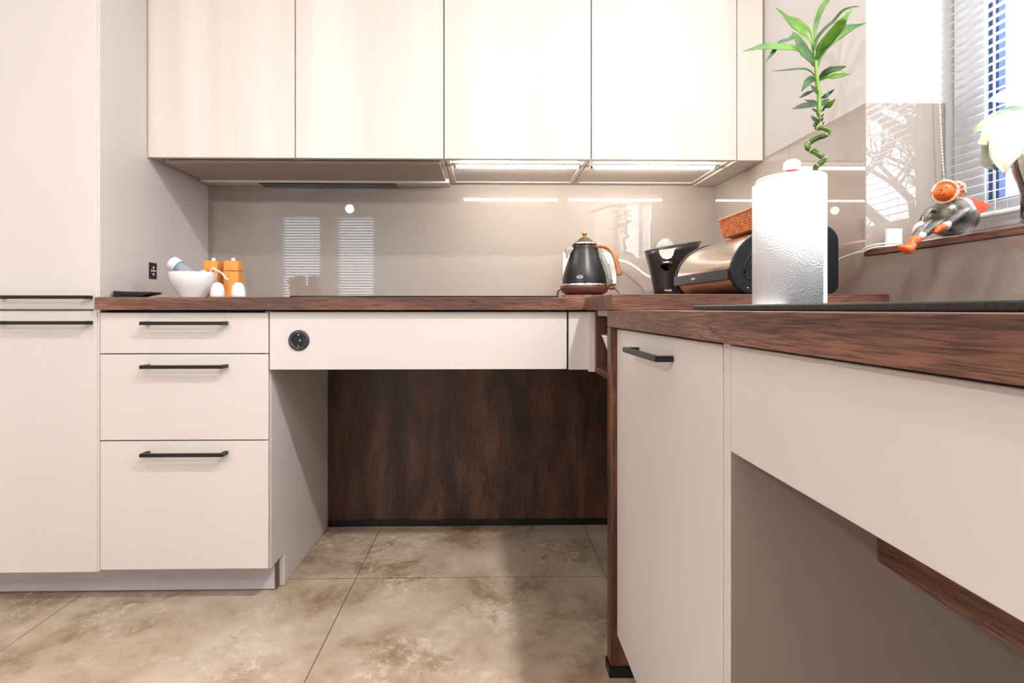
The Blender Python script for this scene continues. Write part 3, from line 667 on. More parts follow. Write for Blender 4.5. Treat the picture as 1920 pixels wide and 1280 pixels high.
# ================================================================== BREAD BIN
BX0, BX1, BY0, BY1, BZ0 = .580, .842, 1.240, 1.622, ZT+.002
BH = .165
BN = mat('black_steel_sheet', (14, 17, 24), .45, spec=.35)
t = thing('bread_bin', 'roll-top bread bin with steel front and black sides on the corner worktop', 'bread bin', ((BX0+BX1)/2, 1.46, ZT))
def bprof(g=0.0, rfront=.135, n=14):
    "profile in (x,z): rounded roll front to the left, flat back on the right"
    x0, x1, z0, z1 = BX0+g, BX1-g, BZ0+g, BZ0+BH-g; P = []
    rb = .022; rt = .040-g; R = rfront-g; r0 = .050-g
    P += [(x0+r0-r0*cos(a), z0+r0-r0*sin(a)) for a in [radians(90*q/8) for q in range(8, -1, -1)]][::-1][::-1]
    P = [(x0+r0-r0*sin(radians(90*q/8)), z0+r0-r0*cos(radians(90*q/8))) for q in range(9)]         # bottom front corner, bottom -> left
    P += [(x0+R-R*cos(radians(90*q/n)), z1-(z1-z0-r0)*1.0+ (z1-z0-r0)*sin(radians(90*q/n))) for q in range(n+1)]
    P += [(x1-rt+rt*sin(radians(90*q/8)), z1-rt+rt*cos(radians(90*q/8))) for q in range(9)]
    P += [(x1-rb+rb*cos(radians(90*q/6)), z0+rb-rb*sin(radians(90*q/6))) for q in range(7)]
    return P
for y0, y1 in ((BY0, BY0+.013), (BY1-.013, BY1)):
    bm = B(); prism(bm, bprof(0), 1, y0, y1); sp = mk('side_panel', bm, BN, t, bevel=.0035, seg=3)
bm = B()
P = bprof(.030); ctr = Vector((sum(p[0] for p in P)/len(P), sum(p[1] for p in P)/len(P)))
n = len(P); A_ = [bm.verts.new((p[0], BY0-.0002, p[1])) for p in P]; P2 = bprof(.033); B_ = [bm.verts.new((p[0], BY0-.0022, p[1])) for p in P2]
P3 = bprof(.036); C_ = [bm.verts.new((p[0], BY0-.0002, p[1])) for p in P3]
for q in range(n):
    bm.faces.new((A_[q], A_[(q+1) % n], B_[(q+1) % n], B_[q])); bm.faces.new((B_[q], B_[(q+1) % n], C_[(q+1) % n], C_[q]))
mk('pressed_groove', bm, BN, t, smooth=True)
bm = B(); prism(bm, bprof(.006), 1, BY0+.0135, BY1-.0135); mk('body', bm, mat('bronze_steel', (196, 150, 120), .3, metal=.8), t, smooth=False)
# roll-top sheet
bm = B(); Q = bprof(.003); Q = [p for i, p in enumerate(Q) if 9 <= i <= 23]; Q2 = bprof(.0055); Q2 = [p for i, p in enumerate(Q2) if 9 <= i <= 23]
n = len(Q); a_ = [[bm.verts.new((p[0], y, p[1])) for p in q] for q in (Q, Q2) for y in (BY0+.0135, BY1-.0135)]
for i in range(n-1):
    bm.faces.new((a_[0][i], a_[0][i+1], a_[1][i+1], a_[1][i])); bm.faces.new((a_[2][i], a_[2][i+1], a_[3][i+1], a_[3][i]))
for i in (0, n-1): bm.faces.new((a_[0][i], a_[1][i], a_[3][i], a_[2][i]))
mk('roll_top', bm, STEEL, t, smooth=True)
GRIP = mat('anthracite_grip', (62, 60, 60), .35)
gx, gz = BX0+.004, BZ0+.050
bm = B(); box(bm, BX0-.006, BX0+.012, BY0+.014, BY1-.014, BZ0+.034, BZ0+.062); gr = mk('grip_rail', bm, GRIP, t, bevel=.002)
text('lettering', 'brabantia', .0085, frame(Vector((BX0-.0063, 1.455, BZ0+.048)), (0, -1, 0), (0, 0, 1)), WMARK, t, sx=.85, bold=.0001)
for y in (BY0+.025,):
    bm = B(); ball(bm, (BX0+.040, BY0-.0008, BZ0+.014), .0022, n=10); mk('rivet', bm, CHROME, t, smooth=True)

# ================================================================== BASKET on bread bin
WICK = vary(mat('orange_wicker', (206, 112, 50), .6), (176, 88, 36), (226, 140, 74), (90, 90, 90), 3, bump=.3, bscale=300)
HX, HY, HZ = .7275, 1.350, BZ0+BH+.0012
t = thing('wicker_basket', 'long orange-brown woven basket lying on top of the bread bin', 'basket', (HX, HY, HZ))
def brect(hx, hy, r, N=96):
    "rounded rectangle walked at constant speed"
    segs = []; c = [(hx-r, hy-r, 0), (-(hx-r), hy-r, 90), (-(hx-r), -(hy-r), 180), (hx-r, -(hy-r), 270)]
    for x, y, a0 in c:
        for q in range(9): segs.append(Vector((x+r*cos(radians(a0+90*q/8)), y+r*sin(radians(a0+90*q/8)), 0)))
    segs.append(segs[0]); L = [0]
    for a, b in zip(segs, segs[1:]): L.append(L[-1]+(b-a).length)
    out = []; i = 0
    for k_ in range(N):
        s_ = L[-1]*k_/N
        while L[i+1] < s_: i += 1
        out.append(segs[i].lerp(segs[i+1], (s_-L[i])/(L[i+1]-L[i]+1e-9)))
    return out
bm = B(); rowsn = 8; N = 196; bh = .050
def bwall(z):
    f = z/bh; return .052+.009*f, .154+.009*f
for rI in range(rowsn):
    z = .003+rI*(bh-.006)/(rowsn-1); hx, hy = bwall(z); P = brect(hx, hy, .022, N); pts = []
    for i, p in enumerate(P):
        nrm = Vector((p.x/hx if abs(p.x) > hx-.023 else 0, p.y/hy if abs(p.y) > hy-.023 else 0, 0)).normalized() if (abs(p.x) > hx-.023 or abs(p.y) > hy-.023) else Vector((1, 0, 0))
        w_ = .0018*sin(2*pi*i/4+pi*rI); pts.append(Vector((HX+p.x, HY+p.y, HZ+z))+nrm*w_)
    pts.append(pts[0]); tube(bm, pts, .0020, 5, cap=False)
for i, (p, q) in enumerate(zip(brect(*bwall(0), .022, 98), brect(*bwall(bh), .022, 98))):
    tube(bm, [Vector((HX+p.x, HY+p.y, HZ+.001)), Vector((HX+q.x, HY+q.y, HZ+bh))], .0016, 4, cap=False)
mk('woven_wall', bm, WICK, t, smooth=True)
bm = B(); P = brect(*bwall(bh+.002), .024, 96); tube(bm, [Vector((HX+p.x, HY+p.y, HZ+bh+.0015)) for p in P]+[Vector((HX+P[0].x, HY+P[0].y, HZ+bh+.0015))], .0038, 8, cap=False); mk('rim', bm, WICK, t, smooth=True)
bm = B(); prism(bm, [(HX+p.x*.97, HY+p.y*.98) for p in brect(.052, .158, .022, 60)], 2, HZ+.0005, HZ+.004); mk('bottom', bm, WICK, t)

# ================================================================== LUCKY BAMBOO (in a pot inside the basket)
PC = Vector((.735, 1.262, HZ+.0045))
t = thing('bamboo_pot', 'white pot in the basket carrying the curly bamboo, hidden behind the paper towel', 'pot', tuple(PC))
bm = B(); lathe(bm, [(0, 0), (.028, 0), (.031, .004), (.036, .078), (.0345, .079), (.031, .070), (0, .070)], tuple(PC), 36); mk('body', bm, WHITEC, t, smooth=True)
STM = mat('bamboo_green', (46, 84, 30), .35, coat=.3); t_, n_, l_, b_ = nt(STM)
vary(STM, (28, 58, 22), (86, 132, 44), (40, 40, 40), 3)
LEAF = vary(mat('leaf_green', (74, 118, 30), .4), (46, 88, 18), (98, 144, 28), (14, 14, 14), 3)
LEAF.node_tree.nodes['Principled BSDF'].inputs['Transmission Weight'].default_value = .0
LEAFD = vary(mat('dark_leaf_green', (40, 70, 30), .4), (28, 54, 20), (58, 92, 34), (14, 14, 14), 3)
JNT = mat('bamboo_joint_cream', (206, 186, 140), .5)
pb = thing('lucky_bamboo', 'spiral-stemmed lucky bamboo rising above the paper towel with long green leaves', 'plant', (PC.x, PC.y, PC.z+.07))
Y0 = 1.25
stempts = [(PC.x, PC.y, PC.z+.05), (PC.x+.005, PC.y, PC.z+.08)] + [tuple(at(x, y, Y0+dy)) for x, y, dy in ((1524, 325, 0), (1530, 313, -.004), (1541, 304, -.012), (1545, 297, -.016), (1536, 290, -.012), (1526, 284, 0), (1514, 277, .012), (1513, 271, .016), (1520, 266, .012), (1534, 258, .004), (1547, 254, -.008), (1554, 246, -.014), (1544, 240, -.012), (1532, 239, 0), (1528, 235, .008), (1533, 229, .006), (1537, 222, 0))]
sp_ = smoothpts(stempts, 6)
bm = B(); tube(bm, sp_, lerpr([.0062, .0062, .0068, .0066, .0068, .0066, .0064, .0062, .0060, .0058, .0055, .0048, .004], len(sp_)), 12); mk('stem', bm, STM, pb, smooth=True)
bm = B()
for idx in (20, 31, 44, 58, 74, 88, 100):
    if idx < len(sp_)-1: tube(bm, [sp_[idx]-(sp_[idx+1]-sp_[idx-1]).normalized()*.0011, sp_[idx]+(sp_[idx+1]-sp_[idx-1]).normalized()*.0011], .0074, 12)
mk('stem_joint', bm, JNT, pb)
up_ = smoothpts([tuple(at(x, y, Y0)) for x, y in ((1537, 226), (1535, 205), (1536, 180), (1533, 160), (1531, 138), (1529, 115), (1527, 95))], 4)
bm = B(); tube(bm, up_, lerpr([.0045, .005, .005, .0052, .0048, .0035, .002], len(up_)), 10); mk('shoot', bm, mat('shoot_green', (120, 156, 66), .4), pb, smooth=True)
def leaf(pts, wpx, Y, m, fold=.25, ydirs=None, prof=None):
    "leaf blade along picture polyline, at depth Y..; half widths in pixels"
    Ys = Y if isinstance(Y, (list, tuple)) else [Y]*len(pts)
    P = smoothpts([at(x, y, yy) for (x, y), yy in zip(pts, Ys)], 5); N = len(P); W = lerpr(wpx, N); bm = B(); L = []
    for i, p in enumerate(P):
        d = (P[min(i+1, N-1)]-P[max(i-1, 0)]).normalized(); s_ = d.cross(Vector((0, 1, 0))); s_.normalize()
        w_ = W[i]*p.y/981; up2 = Vector((0, -1, 0))*fold*w_
        L.append([bm.verts.new(p+s_*w_+up2), bm.verts.new(p+s_*w_*.5+up2*.35), bm.verts.new(p), bm.verts.new(p-s_*w_*.5+up2*.35), bm.verts.new(p-s_*w_+up2)])
    for a, b in zip(L, L[1:]):
        for q in range(4): bm.faces.new((a[q], a[q+1], b[q+1], b[q]))
    return mk('leaf', bm, m, pb, smooth=True, solid=.0006)
y0 = Y0
leaf([(1526, 125), (1513, 108), (1500, 96), (1487, 90), (1465, 88), (1430, 88), (1393, 96)], [1, 2, 3, 5.5, 6.5, 5.5, .5], [y0, y0, y0-.03, y0-.05, y0-.08, y0-.1, y0-.12], LEAF)
leaf([(1527, 118), (1520, 110), (1505, 94), (1494, 72), (1486, 58)], [4, 9, 11, 7, .5], [y0, y0-.015, y0-.03, y0-.045, y0-.06], LEAF)
leaf([(1486, 62), (1488, 68), (1478, 74), (1462, 80), (1448, 100), (1434, 118)], [1, 5, 3, 3.5, 4, .3], [y0-.06, y0-.062, y0-.068, y0-.075, y0-.085, y0-.1], LEAFD)
leaf([(1528, 112), (1521, 82), (1508, 60), (1490, 45), (1476, 34), (1468, 26), (1454, 14)], [1.5, 3, 10, 11, 5, 2.5, .5], [y0, y0+.02, y0+.03, y0+.03, y0+.03, y0+.03, y0+.03], LEAF)
leaf([(1528, 112), (1527, 75), (1528, 50), (1538, 20), (1554, -4), (1562, -20)], [1.5, 2, 5, 5.5, 4, .3], [y0, y0+.02, y0+.025, y0+.03, y0+.035, y0+.04], LEAF)
leaf([(1529, 112), (1529, 78), (1545, 55), (1562, 40), (1580, 20), (1600, 13), (1612, 12)], [1.5, 3.5, 3, 3, 2.5, 1.5, .3], [y0, y0+.005, y0, y0, y0-.01, y0-.02, y0-.02], LEAFD)
leaf([(1530, 115), (1540, 90), (1556, 70), (1574, 48), (1584, 34), (1598, 16)], [2, 10, 11, 10, 5, .5], [y0, y0-.02, y0-.035, y0-.05, y0-.06, y0-.06], LEAF)
leaf([(1532, 128), (1540, 105), (1556, 82), (1575, 64), (1590, 54), (1608, 48), (1625, 43)], [1.5, 2, 5, 9, 8, 3, .3], [y0, y0-.005, y0-.01, y0-.012, y0-.015, y0-.015, y0-.015], LEAF)
leaf([(1527, 142), (1520, 134), (1508, 129), (1485, 130), (1466, 132), (1447, 133)], [1, 1.6, 2, 1.8, 1.2, .3], [y0, y0-.01, y0-.02, y0-.03, y0-.04, y0-.05], LEAFD)
leaf([(1534, 150), (1545, 138), (1558, 131), (1574, 128), (1588, 124)], [1.5, 6, 6.5, 4.5, .3], [y0, y0-.01, y0-.02, y0-.03, y0-.04], LEAFD)
leaf([(1534, 152), (1548, 145), (1562, 143), (1580, 140), (1594, 139)], [1.5, 3, 5.5, 4.5, .3], [y0, y0-.015, y0-.03, y0-.04, y0-.05], LEAF)
leaf([(1530, 150), (1522, 148), (1512, 156), (1503, 171)], [2, 6.5, 7, .5], [y0, y0-.015, y0-.03, y0-.035], LEAFD)
leaf([(1534, 176), (1529, 170), (1524, 165), (1520, 159)], [1.5, 5, 4, .4], [y0, y0-.01, y0-.02, y0-.03], LEAFD)
leaf([(1526, 170), (1516, 174), (1508, 178), (1498, 184)], [1, 3.2, 3, .4], [y0, y0-.01, y0-.015, y0-.02], LEAFD)
leaf([(1539, 184), (1548, 180), (1556, 174), (1565, 167)], [1, 4.5, 3, .4], [y0, y0-.01, y0-.01, y0-.02], LEAFD)
leaf([(1534, 198), (1524, 196), (1508, 198), (1496, 201), (1485, 204)], [1, 5, 5.5, 3.5, .4], [y0, y0-.02, y0-.035, y0-.04, y0-.05], LEAFD)
leaf([(1535, 194), (1526, 191), (1518, 190), (1508, 187)], [1, 3.5, 3, .4], [y0, y0-.01, y0-.02, y0-.03], LEAFD)
leaf([(1537, 200), (1543, 193), (1550, 189), (1556, 186)], [1, 5, 4, .4], [y0, y0, y0+.01, y0+.01], LEAFD)
leaf([(1540, 208), (1548, 202), (1556, 195), (1567, 185)], [1, 5.5, 5.5, .4], [y0, y0-.02, y0-.03, y0-.04], LEAF)
leaf([(1535, 232), (1530, 226), (1525, 222), (1520, 217)], [1, 4.5, 4, .4], [y0, y0-.012, y0-.02, y0-.025], LEAFD)
for a in ((1530, 208, 1522, 204), (1539, 218, 1545, 214), (1539, 226, 1545, 221), (1534, 216, 1530, 210), (1541, 232, 1546, 228)):
    leaf([(a[0]+2, a[1]+2), ((a[0]+a[2])/2, (a[1]+a[3])/2), (a[2], a[3])], [1.5, 2.5, .3], [y0-.004, y0-.01, y0-.016], LEAFD)

# ================================================================== PAPER TOWEL
TC = (.5515, .950)
TZ = .8651
PAP = mat('white_embossed_paper', (238, 240, 244), .9); t_, n_, l_, b_ = nt(PAP)
tc = n_.new('ShaderNodeTexCoord'); vo = n_.new('ShaderNodeTexVoronoi'); vo.inputs['Scale'].default_value = 48; mt = n_.new('ShaderNodeMath'); mt.operation = 'MULTIPLY'; mt.inputs[1].default_value = 34
sn = n_.new('ShaderNodeMath'); sn.operation = 'SINE'; bpn = n_.new('ShaderNodeBump'); bpn.inputs['Strength'].default_value = .22; bpn.inputs['Distance'].default_value = .0012
l_.new(tc.outputs['Object'], vo.inputs['Vector']); l_.new(vo.outputs['Distance'], mt.inputs[0]); l_.new(mt.outputs[0], sn.inputs[0]); l_.new(sn.outputs[0], bpn.inputs['Height']); l_.new(bpn.outputs[0], b_.inputs['Normal'])
t = thing('paper_towel_holder', 'white paper towel holder with a knob standing at the end of the sink', 'paper towel holder', (TC[0], TC[1], TZ))
bm = B(); lathe(bm, [(0, 0), (.070, 0), (.072, .003), (.070, .008), (0, .009)], (TC[0], TC[1], TZ), 48); mk('base', bm, WHITEP, t, smooth=True)
bm = B(); lathe(bm, [(.006, .008), (.006, .245)], (TC[0], TC[1], TZ), 16); mk('pole', bm, WHITEP, t, smooth=True)
bm = B(); lathe(bm, [(.012, .243), (.0165, .246), (.015, .250), (.010, .252), (.0095, .2565), (.0125, .259), (.0145, .266), (.0135, .272), (.009, .2755), (0, .276)], (TC[0]+.006, TC[1], TZ), 32); kn = mk('knob', bm, WHITEP, t, smooth=True)
bm = B(); lathe(bm, [(.0110, .2515), (.0118, .2535), (.0110, .2560)], (TC[0]+.006, TC[1], TZ), 32); mk('red_ring', bm, mat('red_plastic', (190, 40, 36), .4), kn, smooth=True)
t = thing('paper_towel_roll', 'thick white embossed paper towel roll on its holder by the sink', 'paper towel', (TC[0], TC[1], TZ+.009))
bm = B(); zr = TZ+.0095
lathe(bm, [(.020, zr), (.0565, zr), (.0575, zr+.002), (.0575, zr+.2305), (.0565, zr+.2325), (.020, zr+.2325), (.020, zr)], (TC[0]+.003, TC[1], 0), 64); mk('roll', bm, PAP, t, smooth=False, bevel=.0)
bm = B(); L0 = []
for q in range(41):
    a = radians(-62-150*q/40); r = .0585+.0045*(q/40)**1.5
    L0.append([bm.verts.new((TC[0]+.003+r*cos(a), TC[1]+r*sin(a), zr-.001)), bm.verts.new((TC[0]+.003+r*cos(a), TC[1]+r*sin(a), zr+.222-.000*q))])
for a, b in zip(L0, L0[1:]): bm.faces.new((a[0], b[0], b[1], a[1]))
mk('loose_sheet', bm, PAP, t, smooth=True, solid=.0008)

# ================================================================== SILL OBJECTS: vase plant
VC = Vector((.985, .868, 1.0127))
t = thing('saucer', 'small clear saucer under the striped vase on the window sill', 'saucer', tuple(VC))
bm = B(); lathe(bm, [(0, 0), (.045, 0), (.062, .009), (.061, .011), (.044, .003), (0, .003)], tuple(VC), 40); mk('dish', bm, mat('clear_glass_dish', (230, 234, 240), .05, trans=.6, ior=1.3), t, smooth=True)
VM = mat('striped_glaze', (40, 44, 60), .15, coat=.6); t_, n_, l_, b_ = nt(VM)
tc = n_.new('ShaderNodeTexCoord'); sx = n_.new('ShaderNodeSeparateXYZ'); at2 = n_.new('ShaderNodeMath'); at2.operation = 'ARCTAN2'
l_.new(tc.outputs['Object'], sx.inputs[0]); l_.new(sx.outputs[1], at2.inputs[0]); l_.new(sx.outputs[0], at2.inputs[1])
m1 = n_.new('ShaderNodeMath'); m1.operation = 'MULTIPLY'; m1.inputs[1].default_value = 9; s1 = n_.new('ShaderNodeMath'); s1.operation = 'SINE'
l_.new(at2.outputs[0], m1.inputs[0]); l_.new(m1.outputs[0], s1.inputs[0])
cr = n_.new('ShaderNodeValToRGB'); cr.color_ramp.interpolation = 'CONSTANT'; cr.color_ramp.elements[0].color = lin((34, 38, 56)); cr.color_ramp.elements[1].position = .55; cr.color_ramp.elements[1].color = lin((222, 214, 200))
l_.new(s1.outputs[0], cr.inputs[0]); l_.new(cr.outputs[0], b_.inputs['Base Color'])
v = thing('striped_vase', 'black and cream striped vase on the window sill at the right picture edge', 'vase', (VC.x, VC.y, VC.z+.0112), local=True)
bm = B(); lathe(bm, [(0, 0), (.058, 0), (.060, .004), (.060, .045), (.064, .065), (.070, .085), (.074, .110), (.072, .125), (.069, .128), (.066, .122), (.054, .05), (0, .04)], n=48); mk('body', bm, VM, v, smooth=True)
v = thing('potted_poinsettia', 'large cream and pale green leaves spilling from the striped vase', 'plant', (VC.x, VC.y, VC.z+.06))
CREAM = mat('cream_leaf', (236, 236, 222), .5); vary(CREAM, (188, 192, 164), (218, 214, 196), (25, 25, 25), 3)
PALEG = mat('pale_green_leaf', (196, 220, 190), .5); vary(PALEG, (128, 170, 122), (180, 204, 166), (25, 25, 25), 3)
DKG = mat('deep_green_leaf', (60, 100, 80), .5)
def bigleaf(pts, W, Ys, m):
    P = smoothpts([at(x, y, yy) for (x, y), yy in zip(pts, Ys)], 5); N = len(P); Wd = lerpr(W, N); bm = B(); L = []
    for i, p in enumerate(P):
        d = (P[min(i+1, N-1)]-P[max(i-1, 0)]).normalized(); s_ = d.cross(Vector((-.5, -1, .1))).normalized(); w_ = Wd[i]*p.y/981; nn = s_.cross(d)
        row = []
        for q in range(-4, 5):
            f = q/4; row.append(bm.verts.new(p+s_*w_*f+nn*w_*(.22*abs(f)+.06*sin(i*.9+q))))
        L.append(row)
    for a, b in zip(L, L[1:]):
        for q in range(8): bm.faces.new((a[q], a[q+1], b[q+1], b[q]))
    return mk('leaf', bm, m, v, smooth=True, solid=.0006)
yv = VC.y
bigleaf([(1925, 205), (1900, 210), (1870, 225), (1845, 238), (1822, 248)], [3, 12, 16, 12, .5], [yv, yv-.01, yv-.02, yv-.03, yv-.03], PALEG)
bigleaf([(1930, 230), (1910, 240), (1890, 262), (1882, 295), (1883, 328)], [8, 24, 32, 22, .5], [yv-.03, yv-.05, yv-.06, yv-.065, yv-.065], CREAM)
bigleaf([(1925, 215), (1900, 228), (1872, 245), (1850, 262), (1832, 270)], [8, 22, 26, 16, .5], [yv-.01, yv-.03, yv-.04, yv-.045, yv-.045], CREAM)
bigleaf([(1880, 240), (1868, 262), (1858, 285), (1850, 305), (1862, 318)], [6, 18, 18, 10, .5], [yv-.02, yv-.03, yv-.035, yv-.04, yv-.04], CREAM)
bigleaf([(1940, 175), (1915, 178), (1890, 182), (1868, 186), (1850, 190)], [10, 17, 16, 9, .5], [yv, yv-.0, yv-.01, yv-.015, yv-.02], CREAM)
bigleaf([(1960, 200), (1945, 235), (1935, 265), (1930, 290)], [6, 24, 22, .5], [yv-.04, yv-.06, yv-.07, yv-.07], CREAM)
bigleaf([(1960, 190), (1985, 210), (2010, 240), (2020, 270)], [6, 24, 22, .5], [yv-.02, yv-.04, yv-.05, yv-.05], PALEG)
bigleaf([(1872, 300), (1868, 312), (1870, 322)], [5, 6, .5], [yv+.01, yv+.01, yv+.01], DKG)
bigleaf([(1925, 235), (1916, 232), (1908, 228)], [4, 5, .5], [yv-.02, yv-.02, yv-.02], DKG)
bm = B()
for p in ((1935, 205), (1900, 225), (1960, 190), (1980, 215)):
    tube(bm, smoothpts([(VC.x, VC.y, VC.z+.05), Vector((VC.x, VC.y, VC.z+.16)), at(p[0], p[1], yv-.01)], 5), .0025, 6)
mk('stems', bm, mat('stem_green', (110, 150, 90), .5), v, smooth=True)

# ================================================================== CLAY FIGURINE
yf = 1.085
CG = mat('grey_green_glaze', (72, 72, 64), .28, coat=.25); vary(CG, (38, 40, 44), (104, 95, 76), (45, 45, 45), 4, bump=.5, bscale=110)
TER = mat('terracotta_glaze', (226, 98, 34), .4); vary(TER, (214, 88, 30), (236, 112, 44), (30, 30, 30), 2)
TERW = mat('terracotta_wing', (204, 84, 44), .5)
HAIR = mat('glazed_curls', (230, 190, 160), .3, coat=.5); vary(HAIR, (206, 140, 96), (246, 232, 220), (55, 55, 55), 3)
PINK = mat('pale_glaze', (232, 206, 196), .3, coat=.4)
g = thing('clay_figurine', 'glazed clay winged figurine with orange face and feet sitting on the window sill', 'figurine', tuple(at(1785, 430, yf)))
bm = B()
c0 = at(1783, 408, yf); ball(bm, c0, .0425, 1.05, .95, .95, 32, Matrix.Rotation(radians(-14), 4, 'Y'))
ball(bm, at(1799, 412, yf), .033, 1, 1, .92, 24)
mk('body', bm, CG, g, smooth=True)
hc = at(1773, 361, yf-.008)
bm = B(); ball(bm, hc, .0215, .95, .95, 1.0, 28); ball(bm, at(1784, 375, yf), .017, 1.2, 1, .5, 20); hd_ = mk('head', bm, TER, g, smooth=True)
bm = B()
EYEP = Vector((0, 0, EYE)); HD = (hc-EYEP).length
def onface(x, y, k=0.0):
    d = (at(x, y, 1)-EYEP).normalized(); b = 2*d.dot(EYEP-hc); c_ = (EYEP-hc).length_squared-.0207**2; dsc = b*b-4*c_
    return EYEP+d*((-b-math.sqrt(max(dsc, 0)))/2-k)
for e in ((1765, 356), (1775, 351)): ball(bm, onface(*e), .0018, n=8)
tube(bm, smoothpts([onface(1761, 363), onface(1766, 366), onface(1772, 363)], 4), .0008, 6)
mk('face_marks', bm, mat('dark_brown_glaze', (110, 44, 20), .4), hd_, smooth=True)
bm = B(); random.seed(3)
for q in range(150):
    a = random.uniform(0, 2*pi); el = random.uniform(-.4, 1.0)
    d = Vector((cos(a)*cos(el)*1.08, sin(a)*cos(el), sin(el)*.9))
    if d.x*-.80+d.y*-.60 > .18 and d.z < .85: continue
    ball(bm, at(1781, 359, yf-.002)+d*.0225, random.uniform(.0028, .0048), n=8)
fn = Vector((-.80, -.60, 0)); fr = Vector((.60, -.80, 0)); ringc = hc+fn*.008
for q in range(34):
    a = 2*pi*q/34
    ball(bm, ringc+fr*.0205*cos(a)+Vector((0, 0, .0225*sin(a))), .0034, n=8)
mk('curls', bm, HAIR, g, smooth=True)
bm = B()
WP = [(1803, 374), (1815, 371), (1828, 371), (1842, 375), (1853, 382), (1859, 385), (1852, 392), (1842, 399), (1832, 405), (1826, 408), (1818, 395), (1810, 384)]
fa = [bm.verts.new(at(x, y, yf+.004)) for x, y in WP]; bk = [bm.verts.new(at(x, y, yf+.004)+Vector((0, .008, 0))) for x, y in WP]
bm.faces.new(fa); bm.faces.new(bk[::-1])
for q in range(len(WP)): bm.faces.new((fa[q], fa[(q+1) % len(WP)], bk[(q+1) % len(WP)], bk[q]))
mk('wing', bm, TERW, g, bevel=.002)
def limb(name, pts, r, m):
    bm = B(); P = smoothpts([at(x, y, yy) for x, y, yy in pts], 5); tube(bm, P, lerpr(r, len(P)), 14); return mk(name, bm, m, g, smooth=True)
limb('arm', [(1811, 394, yf-.03), (1798, 402, yf-.045), (1782, 415, yf-.056), (1774, 423, yf-.062)], [.0085, .008, .0070, .0055], CG)
limb('cuff', [(1779, 418, yf-.060), (1774, 423, yf-.063), (1769, 426, yf-.065)], [.005, .0085, .006], PINK)
limb('hand', [(1770, 424, yf-.066), (1762, 428, yf-.070), (1757, 433, yf-.072), (1752, 435, yf-.072)], [.006, .0075, .005, .002], TER)
limb('arm', [(1752, 395, yf-.02), (1742, 393, yf-.03), (1733, 405, yf-.045), (1727, 418, yf-.05)], [.006, .0065, .0055, .005], CG)
limb('hand', [(1728, 418, yf-.052), (1722, 424, yf-.055), (1716, 430, yf-.056), (1712, 438, yf-.057)], [.005, .0065, .004, .002], PINK)
limb('leg', [(1768, 417, yf-.03), (1755, 423, yf-.045), (1740, 433, yf-.06), (1728, 441, yf-.07)], [.010, .010, .0085, .007], CG)
limb('leg', [(1748, 415, yf-.015), (1737, 419, yf-.035), (1727, 428, yf-.055), (1714, 446, yf-.075)], [.008, .0095, .009, .006], CG)
limb('cuff', [(1733, 438, yf-.066), (1726, 443, yf-.071), (1721, 448, yf-.073)], [.006, .009, .006], PINK)
limb('foot', [(1721, 447, yf-.074), (1714, 451, yf-.080), (1710, 458, yf-.086), (1716, 464, yf-.088)], [.007, .010, .0075, .003], TER)
limb('foot', [(1712, 455, yf-.078), (1708, 462, yf-.088), (1702, 468, yf-.095), (1692, 464, yf-.100), (1686, 459, yf-.1)], [.006, .009, .009, .006, .003], TER)
bm = B(); ball(bm, at(1806, 391, yf-.012), .021, .9, .6, 1.1, 16, Matrix.Rotation(radians(30), 4, 'Y')); mk('collar', bm, mat('pale_blue_glaze', (168, 182, 208), .2, coat=.6), g, smooth=True)
# cloth under the figure, card, tag, cord
bm = B(); P = [(.935, 1.13), (.94, 1.05), (.985, 1.01), (1.04, 1.03), (1.06, 1.09), (1.03, 1.15), (.975, 1.16)]
prism(bm, P, 2, 1.0128, 1.0165); tag(mk('folded_napkin', bm, WHITEP, bevel=.001), 'white folded cloth under the clay figurine on the sill', 'cloth')
bm = B(); box(bm, .962, 1.00, 1.245, 1.252, 1.0128, 1.062); tag(mk('white_card', bm, WHITEP, bevel=.001), 'small white upright plug box behind the figurine legs on the sill', 'box')
bm = B()
for off in (0, .0065):
    pts = smoothpts([(.955, 1.205, 1.0155+off), (.935, 1.215, 1.0155+off), (.924, 1.235, 1.015+off), (.921, 1.262, 1.010+off), (.9225, 1.272, 1.005+off)], 14)
    for q, p in enumerate(pts[::1]): bmesh.ops.create_icosphere(bm, subdivisions=1, radius=.0024, matrix=Matrix.Translation(p))
    tube(bm, pts, .0014, 6)
tag(mk('beaded_cord', bm, WHITEP, smooth=True), 'doubled white beaded cord lying at the far end of the window sill', 'cord')
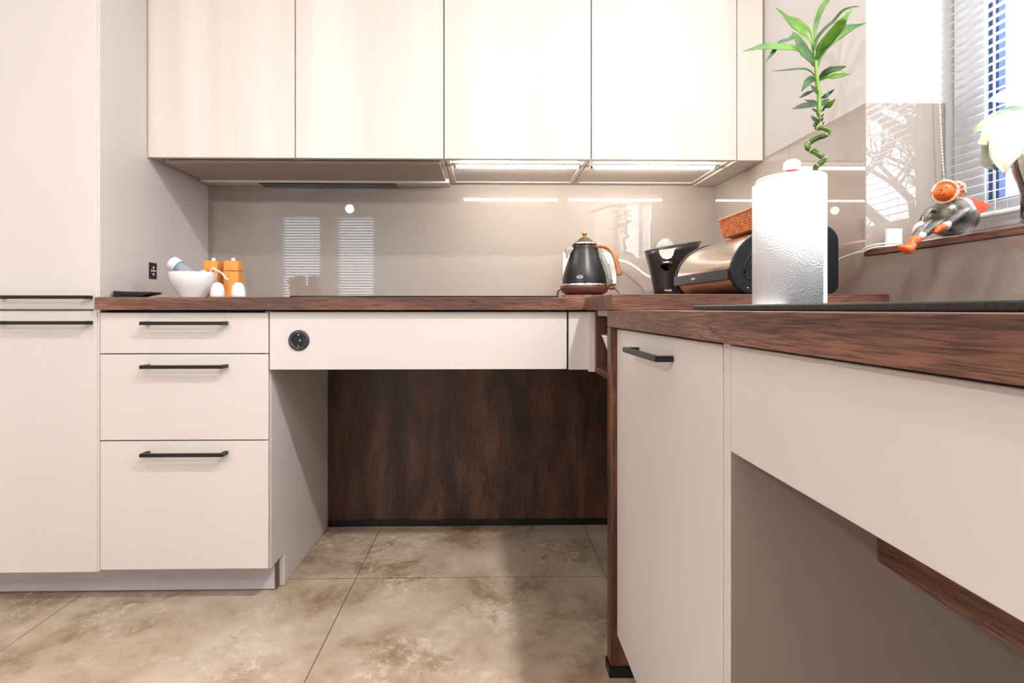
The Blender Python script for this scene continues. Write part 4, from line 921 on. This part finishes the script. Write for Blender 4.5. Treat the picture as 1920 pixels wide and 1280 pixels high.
bm = B(); tube(bm, smoothpts([(.923, 1.268, 1.011), (.915, 1.30, 1.006), (.905, 1.36, .992), (.885, 1.45, .965), (.865, 1.52, .94), (.862, 1.60, .91), (.862, 1.8, .905)], 8), .0017, 8)
tube(bm, smoothpts([(.923, 1.268, 1.009), (.915, 1.31, 1.002), (.903, 1.37, .985), (.885, 1.46, .955), (.868, 1.53, .93), (.870, 1.62, .906), (.870, 1.8, .905)], 8), .0013, 8)
tag(mk('thin_cable', bm, WHITEP, smooth=True), 'thin white cable running from the sill end behind the bread bin', 'cable')

# ================================================================== LAMPS of the room and flash stand-in
LENS = mat('downlight_lens', (255, 250, 240), .4, emit=12, ecol=LAMPCOL)
dl = None
for i, (x, y, e) in enumerate(DOWN):
    if dl is None:
        dl = thing('ceiling_downlight', 'round white recessed ceiling spotlight, lit', 'light', (x, y, CEIL), 'recessed ceiling spotlights', local=True)
        bm = B(); lathe(bm, [(.055, -.0005), (.055, -.004), (.043, -.006), (.040, -.0005)], n=32); mk('trim_ring', bm, WHITEP, dl, smooth=True)
        bm = B(); lathe(bm, [(0, -.002), (.040, -.002)], n=32); mk('lens', bm, LENS, dl)
    else: dup(dl, (x, y, CEIL))
    L = bpy.data.lights.new('spot_glow', 'AREA'); L.shape = 'DISK'; L.size = .11; L.energy = e; L.color = LAMPCOL; L.spread = radians(165)
    o = bpy.data.objects.new('spot_glow', L); COL.objects.link(o); o.location = (x, y, CEIL-.012)
t = thing('flash_stand_in_lamp', 'glowing globe standing in for a flash behind the camera, mirrored in the splashback', 'lamp', (FLASH_POS[0], FLASH_POS[1], CEIL))  # stands in for a camera flash; hanging globe and flex are made up
bm = B(); ball(bm, FLASH_POS, .034, n=24); mk('globe', bm, mat('globe_glass', (255, 250, 240), .3, emit=800, ecol=(1, .95, .91)), t, smooth=True)
bm = B(); tube(bm, [(FLASH_POS[0], FLASH_POS[1], FLASH_POS[2]+.034), (FLASH_POS[0], FLASH_POS[1], CEIL-.001)], .003, 8); mk('flex', bm, BPLAS, t)
